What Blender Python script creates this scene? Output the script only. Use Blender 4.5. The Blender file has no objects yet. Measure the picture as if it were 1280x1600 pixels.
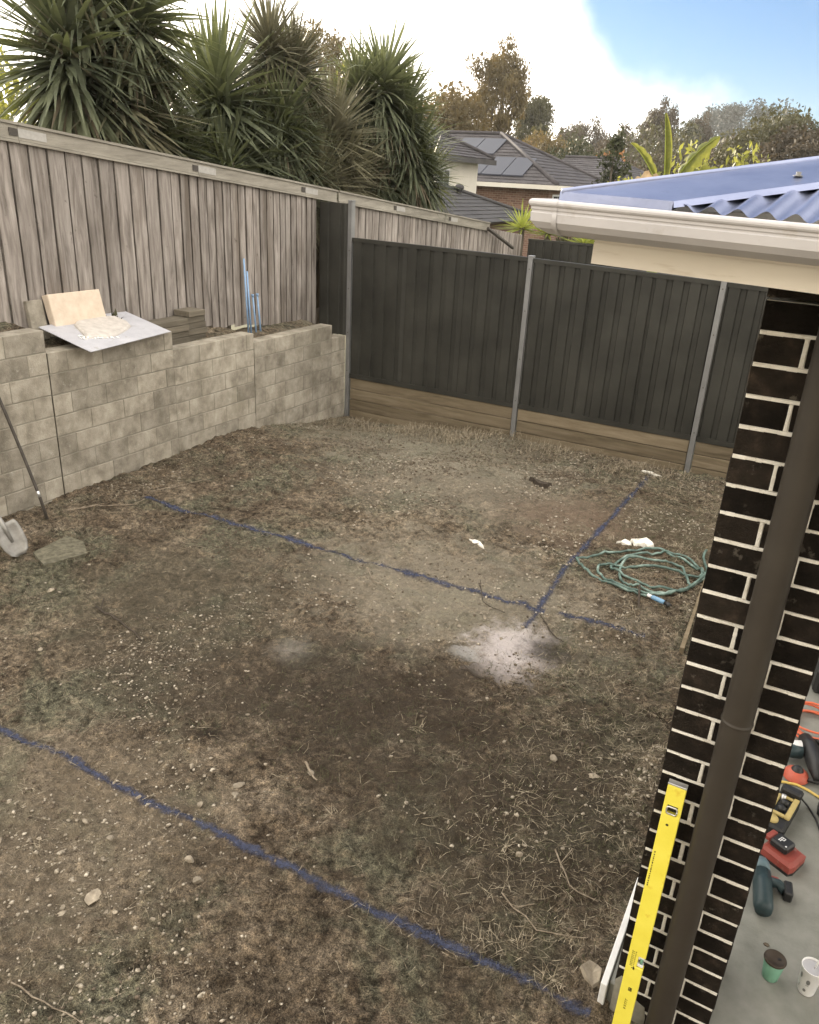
import bpy, bmesh, math, random
import numpy as np
from mathutils import Vector, Matrix
random.seed(7)
RNG = np.random.default_rng(11)
R = math.radians
SC = bpy.context.scene
COL = SC.collection

# ------------------------------------------------------------------ camera, sky, sun, exposure
cam_d = bpy.data.cameras.new('camera'); cam = bpy.data.objects.new('camera', cam_d); COL.objects.link(cam)
cam_d.sensor_fit = 'HORIZONTAL'; cam_d.sensor_width = 36.0; cam_d.lens = 1230.0/1280.0*36.0
cam_d.clip_start = 0.05; cam_d.clip_end = 4000
def cam_axes():
    d = np.array([-158., 2900., 1230.]); d /= np.linalg.norm(d)
    f = np.array([0, 0, 1.]); hf = f-d*(f@d); hf /= np.linalg.norm(hf); hr = np.cross(d, hf)
    a = R(27.5); hw = np.array([-math.sin(a), math.cos(a), 0]); rw = np.array([math.cos(a), math.sin(a), 0])
    return np.outer(rw, hr)+np.outer(np.array([0, 0, -1.]), d)+np.outer(hw, hf)
_M = cam_axes()
cam.matrix_world = Matrix(((_M[0,0], -_M[0,1], -_M[0,2], 0.0), (_M[1,0], -_M[1,1], -_M[1,2], 0.0),
                           (_M[2,0], -_M[2,1], -_M[2,2], 2.95), (0, 0, 0, 1)))
SC.camera = cam
SUN_AZ, SUN_EL = R(-51.0), R(13.0)          # azimuth from +Y, clockwise seen from above
w = bpy.data.worlds.new('World'); SC.world = w; w.use_nodes = True
wn = w.node_tree; bg = wn.nodes['Background']
sky = wn.nodes.new('ShaderNodeTexSky'); sky.sky_type = 'NISHITA'; sky.sun_disc = False
sky.sun_elevation = SUN_EL; sky.sun_rotation = SUN_AZ
sky.altitude = 60; sky.air_density = 1.0; sky.dust_density = 0.5; sky.ozone_density = 6.0
# bright broken cloud over most of the sky, one wide blue opening
_tc = wn.nodes.new('ShaderNodeTexCoord'); _nz = wn.nodes.new('ShaderNodeTexNoise'); _nz.inputs['Scale'].default_value = 4.2; _nz.inputs['Detail'].default_value = 7
wn.links.new(_tc.outputs['Generated'], _nz.inputs['Vector'])
_dot = wn.nodes.new('ShaderNodeVectorMath'); _dot.operation = 'DOT_PRODUCT'; _dot.inputs[1].default_value = (-.0235, .8885, .4583)
wn.links.new(_tc.outputs['Generated'], _dot.inputs[0])
_ac = wn.nodes.new('ShaderNodeMath'); _ac.operation = 'ARCCOSINE'; wn.links.new(_dot.outputs['Value'], _ac.inputs[0])
_ad = wn.nodes.new('ShaderNodeMath'); _ad.operation = 'MULTIPLY_ADD'; wn.links.new(_nz.outputs[0], _ad.inputs[0]); _ad.inputs[1].default_value = .22; wn.links.new(_ac.outputs[0], _ad.inputs[2])
_r1 = wn.nodes.new('ShaderNodeMapRange'); _r1.interpolation_type = 'SMOOTHSTEP'; wn.links.new(_ad.outputs[0], _r1.inputs['Value'])
_r1.inputs['From Min'].default_value = R(22.5)+.11; _r1.inputs['From Max'].default_value = R(27)+.11
_nz2 = wn.nodes.new('ShaderNodeTexNoise'); _nz2.inputs['Scale'].default_value = 2.1; _nz2.inputs['Detail'].default_value = 8; wn.links.new(_tc.outputs['Generated'], _nz2.inputs['Vector'])
_r2 = wn.nodes.new('ShaderNodeMapRange'); wn.links.new(_nz2.outputs[0], _r2.inputs['Value']); _r2.inputs['From Min'].default_value = .30; _r2.inputs['From Max'].default_value = .46
_r2.inputs['To Min'].default_value = .6
_cm_ = wn.nodes.new('ShaderNodeMath'); _cm_.operation = 'MULTIPLY'; wn.links.new(_r1.outputs[0], _cm_.inputs[0]); wn.links.new(_r2.outputs[0], _cm_.inputs[1])
_mx = wn.nodes.new('ShaderNodeMix'); _mx.data_type = 'RGBA'; wn.links.new(_cm_.outputs[0], _mx.inputs[0]); wn.links.new(sky.outputs[0], _mx.inputs[6]); _mx.inputs[7].default_value = (21, 19.8, 18, 1)
wn.links.new(_mx.outputs[2], bg.inputs[0]); bg.inputs[1].default_value = 0.055
sun_d = bpy.data.lights.new('sun', 'SUN'); sun = bpy.data.objects.new('sun', sun_d); COL.objects.link(sun)
sun_d.energy = 3.2; sun_d.angle = R(0.55); sun_d.color = (1.0, 0.86, 0.66)
_sd = Vector((math.sin(SUN_AZ)*math.cos(SUN_EL), math.cos(SUN_AZ)*math.cos(SUN_EL), math.sin(SUN_EL)))
sun.rotation_euler = (-_sd).to_track_quat('-Z', 'Y').to_euler()
vs = SC.view_settings; vs.view_transform = 'Standard'; vs.look = 'None'; vs.gamma = 1; vs.use_curve_mapping = False
vs.exposure = 1.5
try:
    vs.use_white_balance = False
except Exception:
    pass
SC.cycles.max_bounces = 6; SC.cycles.transparent_max_bounces = 12; SC.cycles.volume_bounces = 0
SC.cycles.use_denoising = True

# ------------------------------------------------------------------ helpers
def lk(o, parent=None):
    COL.objects.link(o)
    if parent is not None: o.parent = parent
    return o
def tag(o, label=None, cat=None, group=None, kind=None):
    for k, v in (('label', label), ('category', cat), ('group', group), ('kind', kind)):
        if v: o[k] = v
    return o
def thing(name, label, cat, loc=(0, 0, 0), group=None, rz=0):
    o = bpy.data.objects.new(name, None); o.location = loc; o.rotation_euler = (0, 0, rz); o.empty_display_size = .1
    lk(o); return tag(o, label, cat, group)
class MB:
    """collects simple shapes, builds one mesh object"""
    def __init__(s): s.v = []; s.f = []
    def add(s, vs_, fs): 
        n = len(s.v); s.v += [tuple(p) for p in vs_]; s.f += [tuple(i+n for i in f) for f in fs]; return s
    def box(s, lo, hi, M=None, ch=0.0):
        (a, b, c), (d, e, f) = lo, hi
        if ch <= 0:
            P = [(a,b,c),(d,b,c),(d,e,c),(a,e,c),(a,b,f),(d,b,f),(d,e,f),(a,e,f)]
            F = [(0,3,2,1),(4,5,6,7),(0,1,5,4),(1,2,6,5),(2,3,7,6),(3,0,4,7)]
        else:
            P = []; ids = {}
            for i, x in enumerate((a, d)):
                for j, y in enumerate((b, e)):
                    for k, z in enumerate((c, f)):
                        sx, sy, sz = (1, -1)[i], (1, -1)[j], (1, -1)[k]
                        for ax in range(3):
                            q = [x+sx*ch, y+sy*ch, z+sz*ch]; q[ax] = (x, y, z)[ax]
                            ids[(i,j,k,ax)] = len(P); P.append(tuple(q))
            F = []
            g = lambda i,j,k,ax: ids[(i,j,k,ax)]
            for i in (0, 1): F.append(tuple(g(i,*t,0) for t in ((0,0),(1,0),(1,1),(0,1)))[::1 if i else -1])
            for j in (0, 1): F.append(tuple(g(t[0],j,t[1],1) for t in ((0,0),(0,1),(1,1),(1,0)))[::1 if j else -1])
            for k in (0, 1): F.append(tuple(g(*t,k,2) for t in ((0,0),(1,0),(1,1),(0,1)))[::1 if k else -1])
            for i in (0, 1):
                for j in (0, 1): F.append((g(i,j,0,0), g(i,j,1,0), g(i,j,1,1), g(i,j,0,1))[::1 if (i^j) else -1])
            for i in (0, 1):
                for k in (0, 1): F.append((g(i,0,k,0), g(i,1,k,0), g(i,1,k,2), g(i,0,k,2))[::-1 if (i^k) else 1])
            for j in (0, 1):
                for k in (0, 1): F.append((g(0,j,k,1), g(1,j,k,1), g(1,j,k,2), g(0,j,k,2))[::1 if (j^k) else -1])
            for i in (0, 1):
                for j in (0, 1):
                    for k in (0, 1): F.append((g(i,j,k,0), g(i,j,k,1), g(i,j,k,2))[::1 if (i^j^k) else -1])
        if M is not None: P = [tuple(M @ Vector(p)) for p in P]
        return s.add(P, F)
    def tube(s, pts, r, n=8, caps=True):
        pts = [Vector(p) for p in pts]; m = len(pts)
        rr = r if hasattr(r, '__len__') else [r]*m
        P = []; prev = None
        for i, p in enumerate(pts):
            t = (pts[min(i+1, m-1)]-pts[max(i-1, 0)]).normalized()
            if prev is None:
                u = t.orthogonal().normalized()
            else:
                u = (prev-t*prev.dot(t)); u = u.normalized() if u.length > 1e-6 else t.orthogonal().normalized()
            prev = u; v = t.cross(u)
            for k in range(n):
                a = 2*math.pi*k/n; P.append(p+(u*math.cos(a)+v*math.sin(a))*rr[i])
        F = [(i*n+k, i*n+(k+1) % n, (i+1)*n+(k+1) % n, (i+1)*n+k) for i in range(m-1) for k in range(n)]
        if caps: F += [tuple(range(n))[::-1], tuple(range((m-1)*n, m*n))]
        return s.add(P, F)
    def lathe(s, prof, n=24, c=(0, 0, 0), M=None):
        P = [(c[0]+r*math.cos(2*math.pi*k/n), c[1]+r*math.sin(2*math.pi*k/n), c[2]+z) for r, z in prof for k in range(n)]
        if M is not None: P = [tuple(M @ Vector(p)) for p in P]
        m = len(prof)
        F = [(i*n+k, i*n+(k+1) % n, (i+1)*n+(k+1) % n, (i+1)*n+k) for i in range(m-1) for k in range(n)]
        return s.add(P, F)
    def prism(s, poly, z0, z1, M=None):
        n = len(poly); P = [(x, y, z0) for x, y in poly]+[(x, y, z1) for x, y in poly]
        if M is not None: P = [tuple(M @ Vector(p)) for p in P]
        F = [tuple(range(n))[::-1], tuple(range(n, 2*n))]+[(i, (i+1) % n, n+(i+1) % n, n+i) for i in range(n)]
        return s.add(P, F)
    def mesh(s, name):
        me = bpy.data.meshes.new(name); me.from_pydata(s.v, [], s.f); me.update(); return me
    def build(s, name, mat, parent=None, smooth=False, loc=None):
        me = s.mesh(name); me.materials.append(mat)
        if smooth: me.polygons.foreach_set('use_smooth', [True]*len(me.polygons))
        o = bpy.data.objects.new(name, me); lk(o, parent)
        if loc is not None: o.location = loc
        return o
def inst(name, me, parent=None, loc=(0, 0, 0), rot=None, scale=None):
    o = bpy.data.objects.new(name, me); lk(o, parent); o.location = loc
    if rot is not None: o.rotation_euler = rot
    if scale is not None: o.scale = scale
    return o
def mesh_np(name, V, F, mat, smooth=False):
    V = np.asarray(V, np.float32).reshape(-1, 3); F = np.asarray(F, np.int32); k = F.shape[1]
    me = bpy.data.meshes.new(name); me.vertices.add(len(V)); me.vertices.foreach_set('co', V.ravel())
    me.loops.add(F.size); me.loops.foreach_set('vertex_index', F.ravel())
    me.polygons.add(len(F)); me.polygons.foreach_set('loop_start', np.arange(0, F.size, k, dtype=np.int32))
    if smooth: me.polygons.foreach_set('use_smooth', np.ones(len(F), bool))
    me.update(calc_edges=True); me.materials.append(mat); return me

# value noise (numpy)
_LAT = np.random.default_rng(3).random((256, 256))
def vnoise(x, y, s):
    x = np.asarray(x, float)*s; y = np.asarray(y, float)*s
    i = np.floor(x).astype(int); j = np.floor(y).astype(int); fx = x-i; fy = y-j
    fx = fx*fx*(3-2*fx); fy = fy*fy*(3-2*fy); i &= 255; j &= 255; i1 = (i+1) & 255; j1 = (j+1) & 255
    return (_LAT[i, j]*(1-fx)+_LAT[i1, j]*fx)*(1-fy)+(_LAT[i, j1]*(1-fx)+_LAT[i1, j1]*fx)*fy
def sstep(x, a, b):
    t = np.clip((np.asarray(x, float)-a)/(b-a), 0, 1); return t*t*(3-2*t)
def gh(x, y):
    """yard surface height"""
    x = np.asarray(x, float); y = np.asarray(y, float)
    h = -sstep(y, 6.8, 9.6)*(.16+.2*np.clip((-3.6-x)/2.6, 0, 1))
    h = h+.05*sstep(-x, 5.6, 6.15)*sstep(y, 5.5, 7)+.03*sstep(y, 8.6, 9.4)*sstep(x, -5.2, -3.5)
    h = h+(vnoise(x, y, .9)-.5)*.05+(vnoise(x+9, y, 2.7)-.5)*.035+(vnoise(x, y+5, 8)-.5)*.032
    h = h+(vnoise(x+3, y+1, 21)-.5)*.026+(vnoise(x+7, y+3, 47)-.5)*.018+(vnoise(x+13, y+8, 83)-.5)*.008*sstep(vnoise(x, y, 1.6), .3, .6)
    return h
def g1(x, y): return float(gh(x, y))

# ------------------------------------------------------------------ materials
def _n(nt, t, **kw):
    nd = nt.nodes.new(t)
    for k, v in kw.items():
        if k.startswith('i_'):
            nd.inputs[int(k[2:])].default_value = v
        else: setattr(nd, k, v)
    return nd
def base_mat(name):
    m = bpy.data.materials.new(name); m.use_nodes = True; nt = m.node_tree
    return m, nt, nt.nodes['Principled BSDF']
def coords(nt, kind, stretch):
    if kind == 'world':
        src = _n(nt, 'ShaderNodeNewGeometry').outputs['Position']
    else:
        src = _n(nt, 'ShaderNodeTexCoord').outputs['Object']
    mp = _n(nt, 'ShaderNodeMapping'); mp.inputs['Scale'].default_value = stretch
    nt.links.new(src, mp.inputs[0]); return mp.outputs[0]
def noise(nt, co, scale, detail=4, rough=.6, dist=0):
    nd = _n(nt, 'ShaderNodeTexNoise'); nd.inputs['Scale'].default_value = scale; nd.inputs['Detail'].default_value = detail
    nd.inputs['Roughness'].default_value = rough; nd.inputs['Distortion'].default_value = dist
    nt.links.new(co, nd.inputs['Vector']); return nd.outputs[0]
def ramp(nt, fac, stops, interp='LINEAR'):
    nd = _n(nt, 'ShaderNodeValToRGB'); cr = nd.color_ramp; cr.interpolation = interp
    while len(cr.elements) < len(stops): cr.elements.new(.5)
    for e, (p, c) in zip(cr.elements, stops):
        e.position = p; e.color = (*c, 1) if len(c) == 3 else c
    nt.links.new(fac, nd.inputs[0]); return nd.outputs[0]
def mix(nt, fac, a, b, mode='MIX'):
    nd = _n(nt, 'ShaderNodeMix', data_type='RGBA', blend_type=mode)
    for i, v in ((0, fac), (6, a), (7, b)):
        if hasattr(v, 'links') or isinstance(v, bpy.types.NodeSocket): nt.links.new(v, nd.inputs[i])
        else: nd.inputs[i].default_value = v if not isinstance(v, tuple) or len(v) == 4 else (*v, 1)
    return nd.outputs[2]
def math_(nt, op, a, b=0.0, clamp=False):
    nd = _n(nt, 'ShaderNodeMath', operation=op, use_clamp=clamp)
    for i, v in ((0, a), (1, b)):
        if isinstance(v, bpy.types.NodeSocket): nt.links.new(v, nd.inputs[i])
        else: nd.inputs[i].default_value = v
    return nd.outputs[0]
def bump(nt, bs, h, strength, dist=.01):
    nd = _n(nt, 'ShaderNodeBump'); nd.inputs['Strength'].default_value = strength; nd.inputs['Distance'].default_value = dist
    nt.links.new(h, nd.inputs['Height']); nt.links.new(nd.outputs[0], bs.inputs['Normal'])
def rand_val(nt, col, amt):
    r_ = _n(nt, 'ShaderNodeObjectInfo').outputs['Random']
    v = math_(nt, 'ADD', math_(nt, 'MULTIPLY', r_, amt*2), 1-amt)
    h = _n(nt, 'ShaderNodeHueSaturation'); nt.links.new(v, h.inputs['Value']); nt.links.new(col, h.inputs['Color']); return h.outputs[0]
def nmat(name, stops, scale=8, detail=5, rough=.85, bs=None, bstr=.3, stretch=(1, 1, 1), rand=0, metal=0, kind='world', spec=.3, spots=None, dist=0):
    m, nt, b = base_mat(name); co = coords(nt, kind, stretch)
    n1 = noise(nt, co, scale, detail, .62, dist); c = ramp(nt, n1, stops)
    if spots:   # (scale, lo, hi, colour)
        s_, lo, hi, sc_ = spots
        c = mix(nt, ramp(nt, noise(nt, co, s_, 5, .65), [(lo, (0, 0, 0)), (hi, (1, 1, 1))]), c, sc_)
    if rand: c = rand_val(nt, c, rand)
    nt.links.new(c, b.inputs['Base Color']); b.inputs['Roughness'].default_value = rough; b.inputs['Metallic'].default_value = metal
    b.inputs['Specular IOR Level'].default_value = spec
    if bs: bump(nt, b, noise(nt, co, bs, 6, .7), bstr)
    return m
def plain(name, c, rough=.5, metal=0, var=.12, spec=.4, scale=25):
    d = tuple(x*(1-var) for x in c); e = tuple(min(1, x*(1+var)) for x in c)
    return nmat(name, [(.3, d), (.7, e)], scale, 4, rough, metal=metal, spec=spec, bs=scale*6, bstr=.06, kind='object')
def leafmat(name, cols, trans=.35, rough=.55, scale=3.0, tcol=None, rand=.15, kind='object'):
    m, nt, b = base_mat(name); co = coords(nt, kind, (1, 1, 1))
    c = ramp(nt, noise(nt, co, scale, 6, .7), cols); c = rand_val(nt, c, rand)
    nt.links.new(c, b.inputs['Base Color']); b.inputs['Roughness'].default_value = rough; b.inputs['Specular IOR Level'].default_value = .25
    t = _n(nt, 'ShaderNodeBsdfTranslucent')
    if tcol: nt.links.new(mix(nt, .5, c, tcol), t.inputs[0])
    else: nt.links.new(c, t.inputs[0])
    mx = _n(nt, 'ShaderNodeMixShader'); mx.inputs[0].default_value = trans
    nt.links.new(b.outputs[0], mx.inputs[1]); nt.links.new(t.outputs[0], mx.inputs[2])
    nt.links.new(mx.outputs[0], nt.nodes['Material Output'].inputs[0]); return m

def soil_material():
    m, nt, b = base_mat('yard soil'); co = coords(nt, 'world', (1, 1, 1))
    big = noise(nt, co, .55, 5, .6, .6)
    mid = noise(nt, co, 2.6, 7, .68, .4)
    fine = noise(nt, co, 26, 8, .75)
    grit = noise(nt, co, 95, 4, .7)
    c = ramp(nt, mid, [(.36, (.050, .040, .030)), (.45, (.105, .085, .063)), (.53, (.165, .137, .104)), (.64, (.27, .23, .18))])
    red = ramp(nt, big, [(.4, (.098, .072, .052)), (.62, (.19, .155, .115))])
    c = mix(nt, .42, c, red)
    moss = ramp(nt, noise(nt, co, 1.3, 6, .7, .5), [(.49, (0, 0, 0)), (.60, (1, 1, 1))])
    c = mix(nt, math_(nt, 'MULTIPLY', moss, .72), c, (.112, .118, .086))
    c = mix(nt, 1.0, c, ramp(nt, fine, [(.38, (.38, .37, .36)), (.46, (.80, .79, .78)), (.52, (1.05, 1.05, 1.05)), (.60, (1.6, 1.56, 1.5)), (.68, (2.0, 1.95, 1.85))]), 'MULTIPLY')
    crumb = noise(nt, co, 11, 5, .7, .8)
    c = mix(nt, 1.0, c, ramp(nt, crumb, [(.38, (.5, .48, .46)), (.48, (.95, .95, .95)), (.62, (1.35, 1.33, 1.28))]), 'MULTIPLY')  # crumb mottling, with the small shadows between crumbs painted in
    speck = noise(nt, co, 150, 3, .8)
    c = mix(nt, 1.0, c, ramp(nt, speck, [(.40, (.45, .43, .40)), (.5, (1, 1, 1)), (.60, (1.5, 1.47, 1.4))]), 'MULTIPLY')
    pale = ramp(nt, grit, [(.63, (0, 0, 0)), (.70, (1, 1, 1))])
    gate = ramp(nt, noise(nt, co, 3.1, 5, .7), [(.45, (0, 0, 0)), (.62, (1, 1, 1))])
    c = mix(nt, math_(nt, 'MULTIPLY', math_(nt, 'MULTIPLY', pale, gate), .75), c, (.52, .455, .345))
    # stains of their own: plaster dust, dry pale dust, damp soil
    pos = _n(nt, 'ShaderNodeNewGeometry').outputs['Position']
    wob = noise(nt, co, 4.5, 6, .75)
    def spot(x, y, r, col, amt, c, sq=(1, 1, 0)):
        mp = _n(nt, 'ShaderNodeMapping', vector_type='POINT'); mp.inputs['Location'].default_value = (-x*sq[0], -y*sq[1], 0); mp.inputs['Scale'].default_value = sq
        nt.links.new(pos, mp.inputs[0])
        ln = _n(nt, 'ShaderNodeVectorMath', operation='LENGTH'); nt.links.new(mp.outputs[0], ln.inputs[0])
        d = math_(nt, 'ADD', math_(nt, 'DIVIDE', ln.outputs['Value'], r), math_(nt, 'MULTIPLY', math_(nt, 'SUBTRACT', wob, .5), 2.3))
        k = ramp(nt, d, [(.35, (1, 1, 1)), (1.0, (0, 0, 0))])
        return mix(nt, math_(nt, 'MULTIPLY', k, amt), c, col)
    c = spot(-2.2, 5.0, 1.15, (.31, .275, .215), .60, c, (.7, 1, 0))
    c = spot(-3.2, 7.2, 1.3, (.26, .235, .185), .5, c, (.6, 1, 0))
    c = spot(-1.48, 4.48, .36, (.62, .56, .55), .92, c, (1, .8, 0))
    c = spot(-1.72, 4.25, .14, (.46, .45, .43), .7, c)
    c = spot(-2.72, 3.62, .2, (.42, .39, .345), .5, c)
    c = spot(-2.7, 1.75, 1.0, (.23, .19, .14), .45, c)
    c = spot(-2.6, 2.69, .13, (.03, .023, .017), .95, c, (1, 1.3, 0))
    c = spot(-2.1, 3.35, .8, (.055, .043, .032), .8, c, (.7, 1, 0))
    c = spot(-3.2, 3.0, .6, (.07, .056, .041), .6, c, (.6, 1, 0))
    c = spot(-1.66, 3.8, .5, (.06, .046, .034), .7, c)
    c = spot(-1.25, 4.6, .22, (.04, .033, .025), .8, c)
    c = spot(-.75, 3.3, 1.0, (.06, .049, .036), .75, c, (1.5, .65, 0))
    c = spot(-1.0, 7.3, 1.0, (.10, .075, .052), .6, c)
    c = spot(-1.9, 7.0, .8, (.19, .13, .095), .5, c)
    c = spot(-4.3, 8.6, 1.5, (.30, .275, .215), .6, c, (.6, 1, 0))
    c = spot(-3.9, 3.9, 1.2, (.10, .09, .065), .55, c)
    c = spot(-1.3, 2.9, .7, (.07, .055, .04), .55, c)
    nt.links.new(c, b.inputs['Base Color']); b.inputs['Roughness'].default_value = .95; b.inputs['Specular IOR Level'].default_value = .12
    hh = math_(nt, 'ADD', math_(nt, 'MULTIPLY', fine, .7), math_(nt, 'MULTIPLY', grit, .5))
    hh = math_(nt, 'ADD', hh, math_(nt, 'MULTIPLY', crumb, 1.2))
    bump(nt, b, hh, 1.0, .04); return m

M = {}
M['soil'] = soil_material()
M['terrain'] = nmat('terrain grass', [(.3, (.035, .04, .02)), (.7, (.085, .08, .04))], .4, 6, .95)
M['block'] = nmat('concrete block', [(.34, (.20, .178, .143)), (.5, (.305, .275, .225)), (.66, (.40, .365, .305))], 5.5, 9, .95, bs=60, bstr=.7, rand=.17,
                  spots=(.9, .58, .80, (.215, .195, .148)), spec=.1)
def stain(mat, scale, stretch, lo, hi, col, amt):
    nt = mat.node_tree; b = nt.nodes['Principled BSDF']; src = b.inputs['Base Color'].links[0].from_socket
    k = ramp(nt, noise(nt, coords(nt, 'world', stretch), scale, 6, .65, .3), [(lo, (0, 0, 0)), (hi, (1, 1, 1))])
    nt.links.new(mix(nt, math_(nt, 'MULTIPLY', k, amt), src, col), b.inputs['Base Color'])
stain(M['block'], 2.2, (1, 2.2, .45), .50, .78, (.15, .135, .10), .45)
stain(M['block'], 14, (1, 1, 1), .62, .70, (.50, .48, .42), .4)
M['block_mortar'] = nmat('block mortar', [(.3, (.19, .175, .14)), (.66, (.27, .25, .205)), (.78, (.52, .50, .45))], 2.2, 6, .95, bs=80, bstr=.4)
M['paling'] = nmat('weathered paling', [(.30, (.11, .095, .083)), (.5, (.25, .222, .20)), (.70, (.38, .345, .315))], 5.0, 8, .9, stretch=(3.2, 3.2, .35), bs=26, bstr=.5, rand=.17,
                   spots=(1.1, .55, .72, (.14, .118, .098)), spec=.12, dist=.6)
stain(M['paling'], 7.0, (1.5, 1.5, .9), .66, .72, (.075, .06, .05), .75)
stain(M['paling'], 3.0, (2.5, 2.5, .5), .52, .72, (.15, .125, .105), .6)
M['rail'] = nmat('weathered rail', [(.25, (.17, .155, .13)), (.75, (.36, .335, .285))], 4.0, 8, .9, stretch=(3, .5, 4), bs=26, bstr=.5, rand=.1, spec=.12)
M['cleat'] = plain('zinc cleat', (.36, .345, .32), .6, .2)
M['steel'] = nmat('dark steel sheet', [(.34, (.019, .0185, .015)), (.66, (.040, .0385, .032))], 1.7, 7, .55, spec=.28, bs=9, bstr=.03)
M['post'] = nmat('grey steel post', [(.3, (.20, .20, .20)), (.7, (.27, .27, .27))], 4, 4, .42, metal=.55)
M['sleeper'] = nmat('treated sleeper', [(.25, (.085, .067, .043)), (.5, (.16, .128, .085)), (.75, (.225, .185, .13))], 4, 8, .9, stretch=(.4, 3, 4), bs=22, bstr=.5, rand=.18, spec=.1, dist=.5)
M['brick'] = nmat('dark clay brick', [(.3, (.009, .0073, .0056)), (.55, (.019, .0148, .0115)), (.72, (.042, .031, .023))], 17, 8, .9, bs=90, bstr=.8, rand=.5, spec=.12,
                  spots=(16, .63, .68, (.075, .066, .054)))
M['mortar'] = nmat('white mortar', [(.3, (.62, .58, .50)), (.55, (.82, .79, .72)), (.8, (.88, .86, .80))], 14, 8, .95, bs=150, bstr=.5, spots=(6, .66, .80, (.42, .39, .33)))
M['smear'] = nmat('cement smear', [(.3, (.20, .19, .155)), (.7, (.29, .275, .23))], 20, 6, .95, bs=90, bstr=.3)
M['pipe'] = nmat('dark brown downpipe', [(.3, (.034, .028, .022)), (.7, (.046, .039, .031))], 5, 5, .5, spec=.3, bs=40, bstr=.03)
M['slab'] = nmat('concrete slab', [(.32, (.155, .158, .138)), (.5, (.215, .217, .195)), (.66, (.265, .263, .24))], 4.5, 9, .8, bs=90, bstr=.15, spots=(1.7, .5, .75, (.19, .187, .165)))
M['white'] = nmat('white painted board', [(.3, (.62, .62, .62)), (.7, (.76, .76, .75))], 9, 6, .7, bs=40, bstr=.15)
M['gutter'] = nmat('off white gutter enamel', [(.25, (.40, .385, .39)), (.75, (.49, .475, .48))], 4, 7, .42, spec=.45, bs=60, bstr=.03, spots=(14, .62, .78, (.36, .33, .31)))
M['fascia'] = nmat('cream fascia paint', [(.25, (.62, .57, .50)), (.75, (.74, .69, .61))], 5, 6, .6, bs=30, bstr=.08, spots=(9, .6, .8, (.44, .37, .28)), stretch=(.4, 1, 3))
M['roof'] = nmat('galvanised roof steel', [(.3, (.20, .23, .35)), (.7, (.30, .33, .46))], 6, 5, .33, metal=.75, bs=5, bstr=.14, spots=(13, .62, .74, (.17, .19, .27)))
M['yellow'] = nmat('yellow enamel', [(.3, (.74, .64, .07)), (.7, (.80, .71, .10))], 12, 5, .35, spec=.5, kind='object', spots=(18, .62, .80, (.62, .42, .03)))
M['silver'] = plain('bare aluminium', (.62, .62, .62), .35, .8)
M['black'] = plain('black plastic', (.018, .018, .018), .45)
M['blackprint'] = plain('black print', (.03, .025, .01), .6)
M['hose'] = nmat('green garden hose', [(.34, (.04, .07, .06)), (.5, (.085, .135, .115)), (.66, (.22, .30, .265))], 9, 5, .42, spec=.4)
M['nozzle'] = plain('pale blue plastic', (.16, .30, .45), .35)
M['whiteplastic'] = plain('white plastic', (.74, .74, .74), .35, var=.06)
M['red'] = nmat('red plastic', [(.3, (.21, .05, .038)), (.7, (.30, .065, .05))], 9, 6, .5, kind='object', spots=(22, .60, .72, (.30, .17, .14)))
M['teal'] = nmat('dark teal plastic', [(.3, (.022, .040, .045)), (.7, (.035, .055, .06))], 20, 4, .42, kind='object')
M['toolgrey'] = plain('blue grey plastic', (.09, .14, .16), .45)
M['orange'] = plain('orange cord', (.62, .14, .065), .45)
M['orangered'] = plain('orange red plastic', (.46, .10, .06), .5)
M['yellowcord'] = plain('yellow cord', (.62, .45, .12), .5)
M['toolyellow'] = plain('tool yellow plastic', (.42, .33, .13), .55)
M['greencup'] = nmat('green cup', [(.3, (.14, .30, .215)), (.7, (.18, .35, .26))], 12, 4, .4, kind='object')
M['coffee'] = plain('dark inside', (.045, .032, .022), .6)
M['bluepipe'] = plain('pale blue plastic pipe', (.22, .34, .52), .4)
M['ironbar'] = nmat('dark iron bar', [(.3, (.04, .035, .03)), (.7, (.075, .065, .055))], 15, 5, .6)
M['spade'] = nmat('worn spade steel', [(.3, (.17, .16, .145)), (.7, (.30, .29, .27))], 12, 6, .45, metal=.4, kind='object')
M['sheet'] = nmat('pale grey sheet', [(.3, (.36, .36, .39)), (.7, (.47, .47, .50))], 6, 6, .5, bs=30, bstr=.1, spots=(10, .6, .72, (.30, .28, .27)))
M['plaster'] = nmat('dried mortar', [(.3, (.40, .37, .34)), (.7, (.56, .52, .48))], 16, 7, .95, bs=60, bstr=.6)
M['paver'] = nmat('cream concrete paver', [(.3, (.50, .41, .32)), (.7, (.62, .52, .42))], 12, 6, .92, bs=60, bstr=.3)
M['offcut'] = nmat('old timber offcut', [(.25, (.075, .063, .047)), (.75, (.16, .14, .108))], 5, 7, .92, stretch=(3, .5, 5), bs=26, bstr=.5, rand=.25)
M['mossboard'] = nmat('mossy board', [(.35, (.07, .066, .045)), (.65, (.16, .145, .105))], 26, 8, .95, bs=60, bstr=.5)
M['stone'] = nmat('pale stone', [(.3, (.17, .142, .108)), (.7, (.33, .285, .22))], 30, 6, .93, bs=140, bstr=.4, rand=.22)
M['pebble'] = nmat('pale pebbles', [(.30, (.13, .108, .08)), (.5, (.25, .215, .165)), (.68, (.50, .45, .37))], 45, 3, .93)
M['clod'] = nmat('dark clods', [(.3, (.055, .042, .030)), (.7, (.15, .12, .088))], 40, 4, .97)
M['straw'] = nmat('dry straw', [(.32, (.10, .08, .052)), (.5, (.24, .20, .14)), (.68, (.46, .40, .30))], 30, 3, .9)
M['greengrass'] = leafmat('low grass', [(.3, (.055, .058, .03)), (.7, (.12, .115, .065))], .25, .8, 30, kind='world', rand=0)
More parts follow.
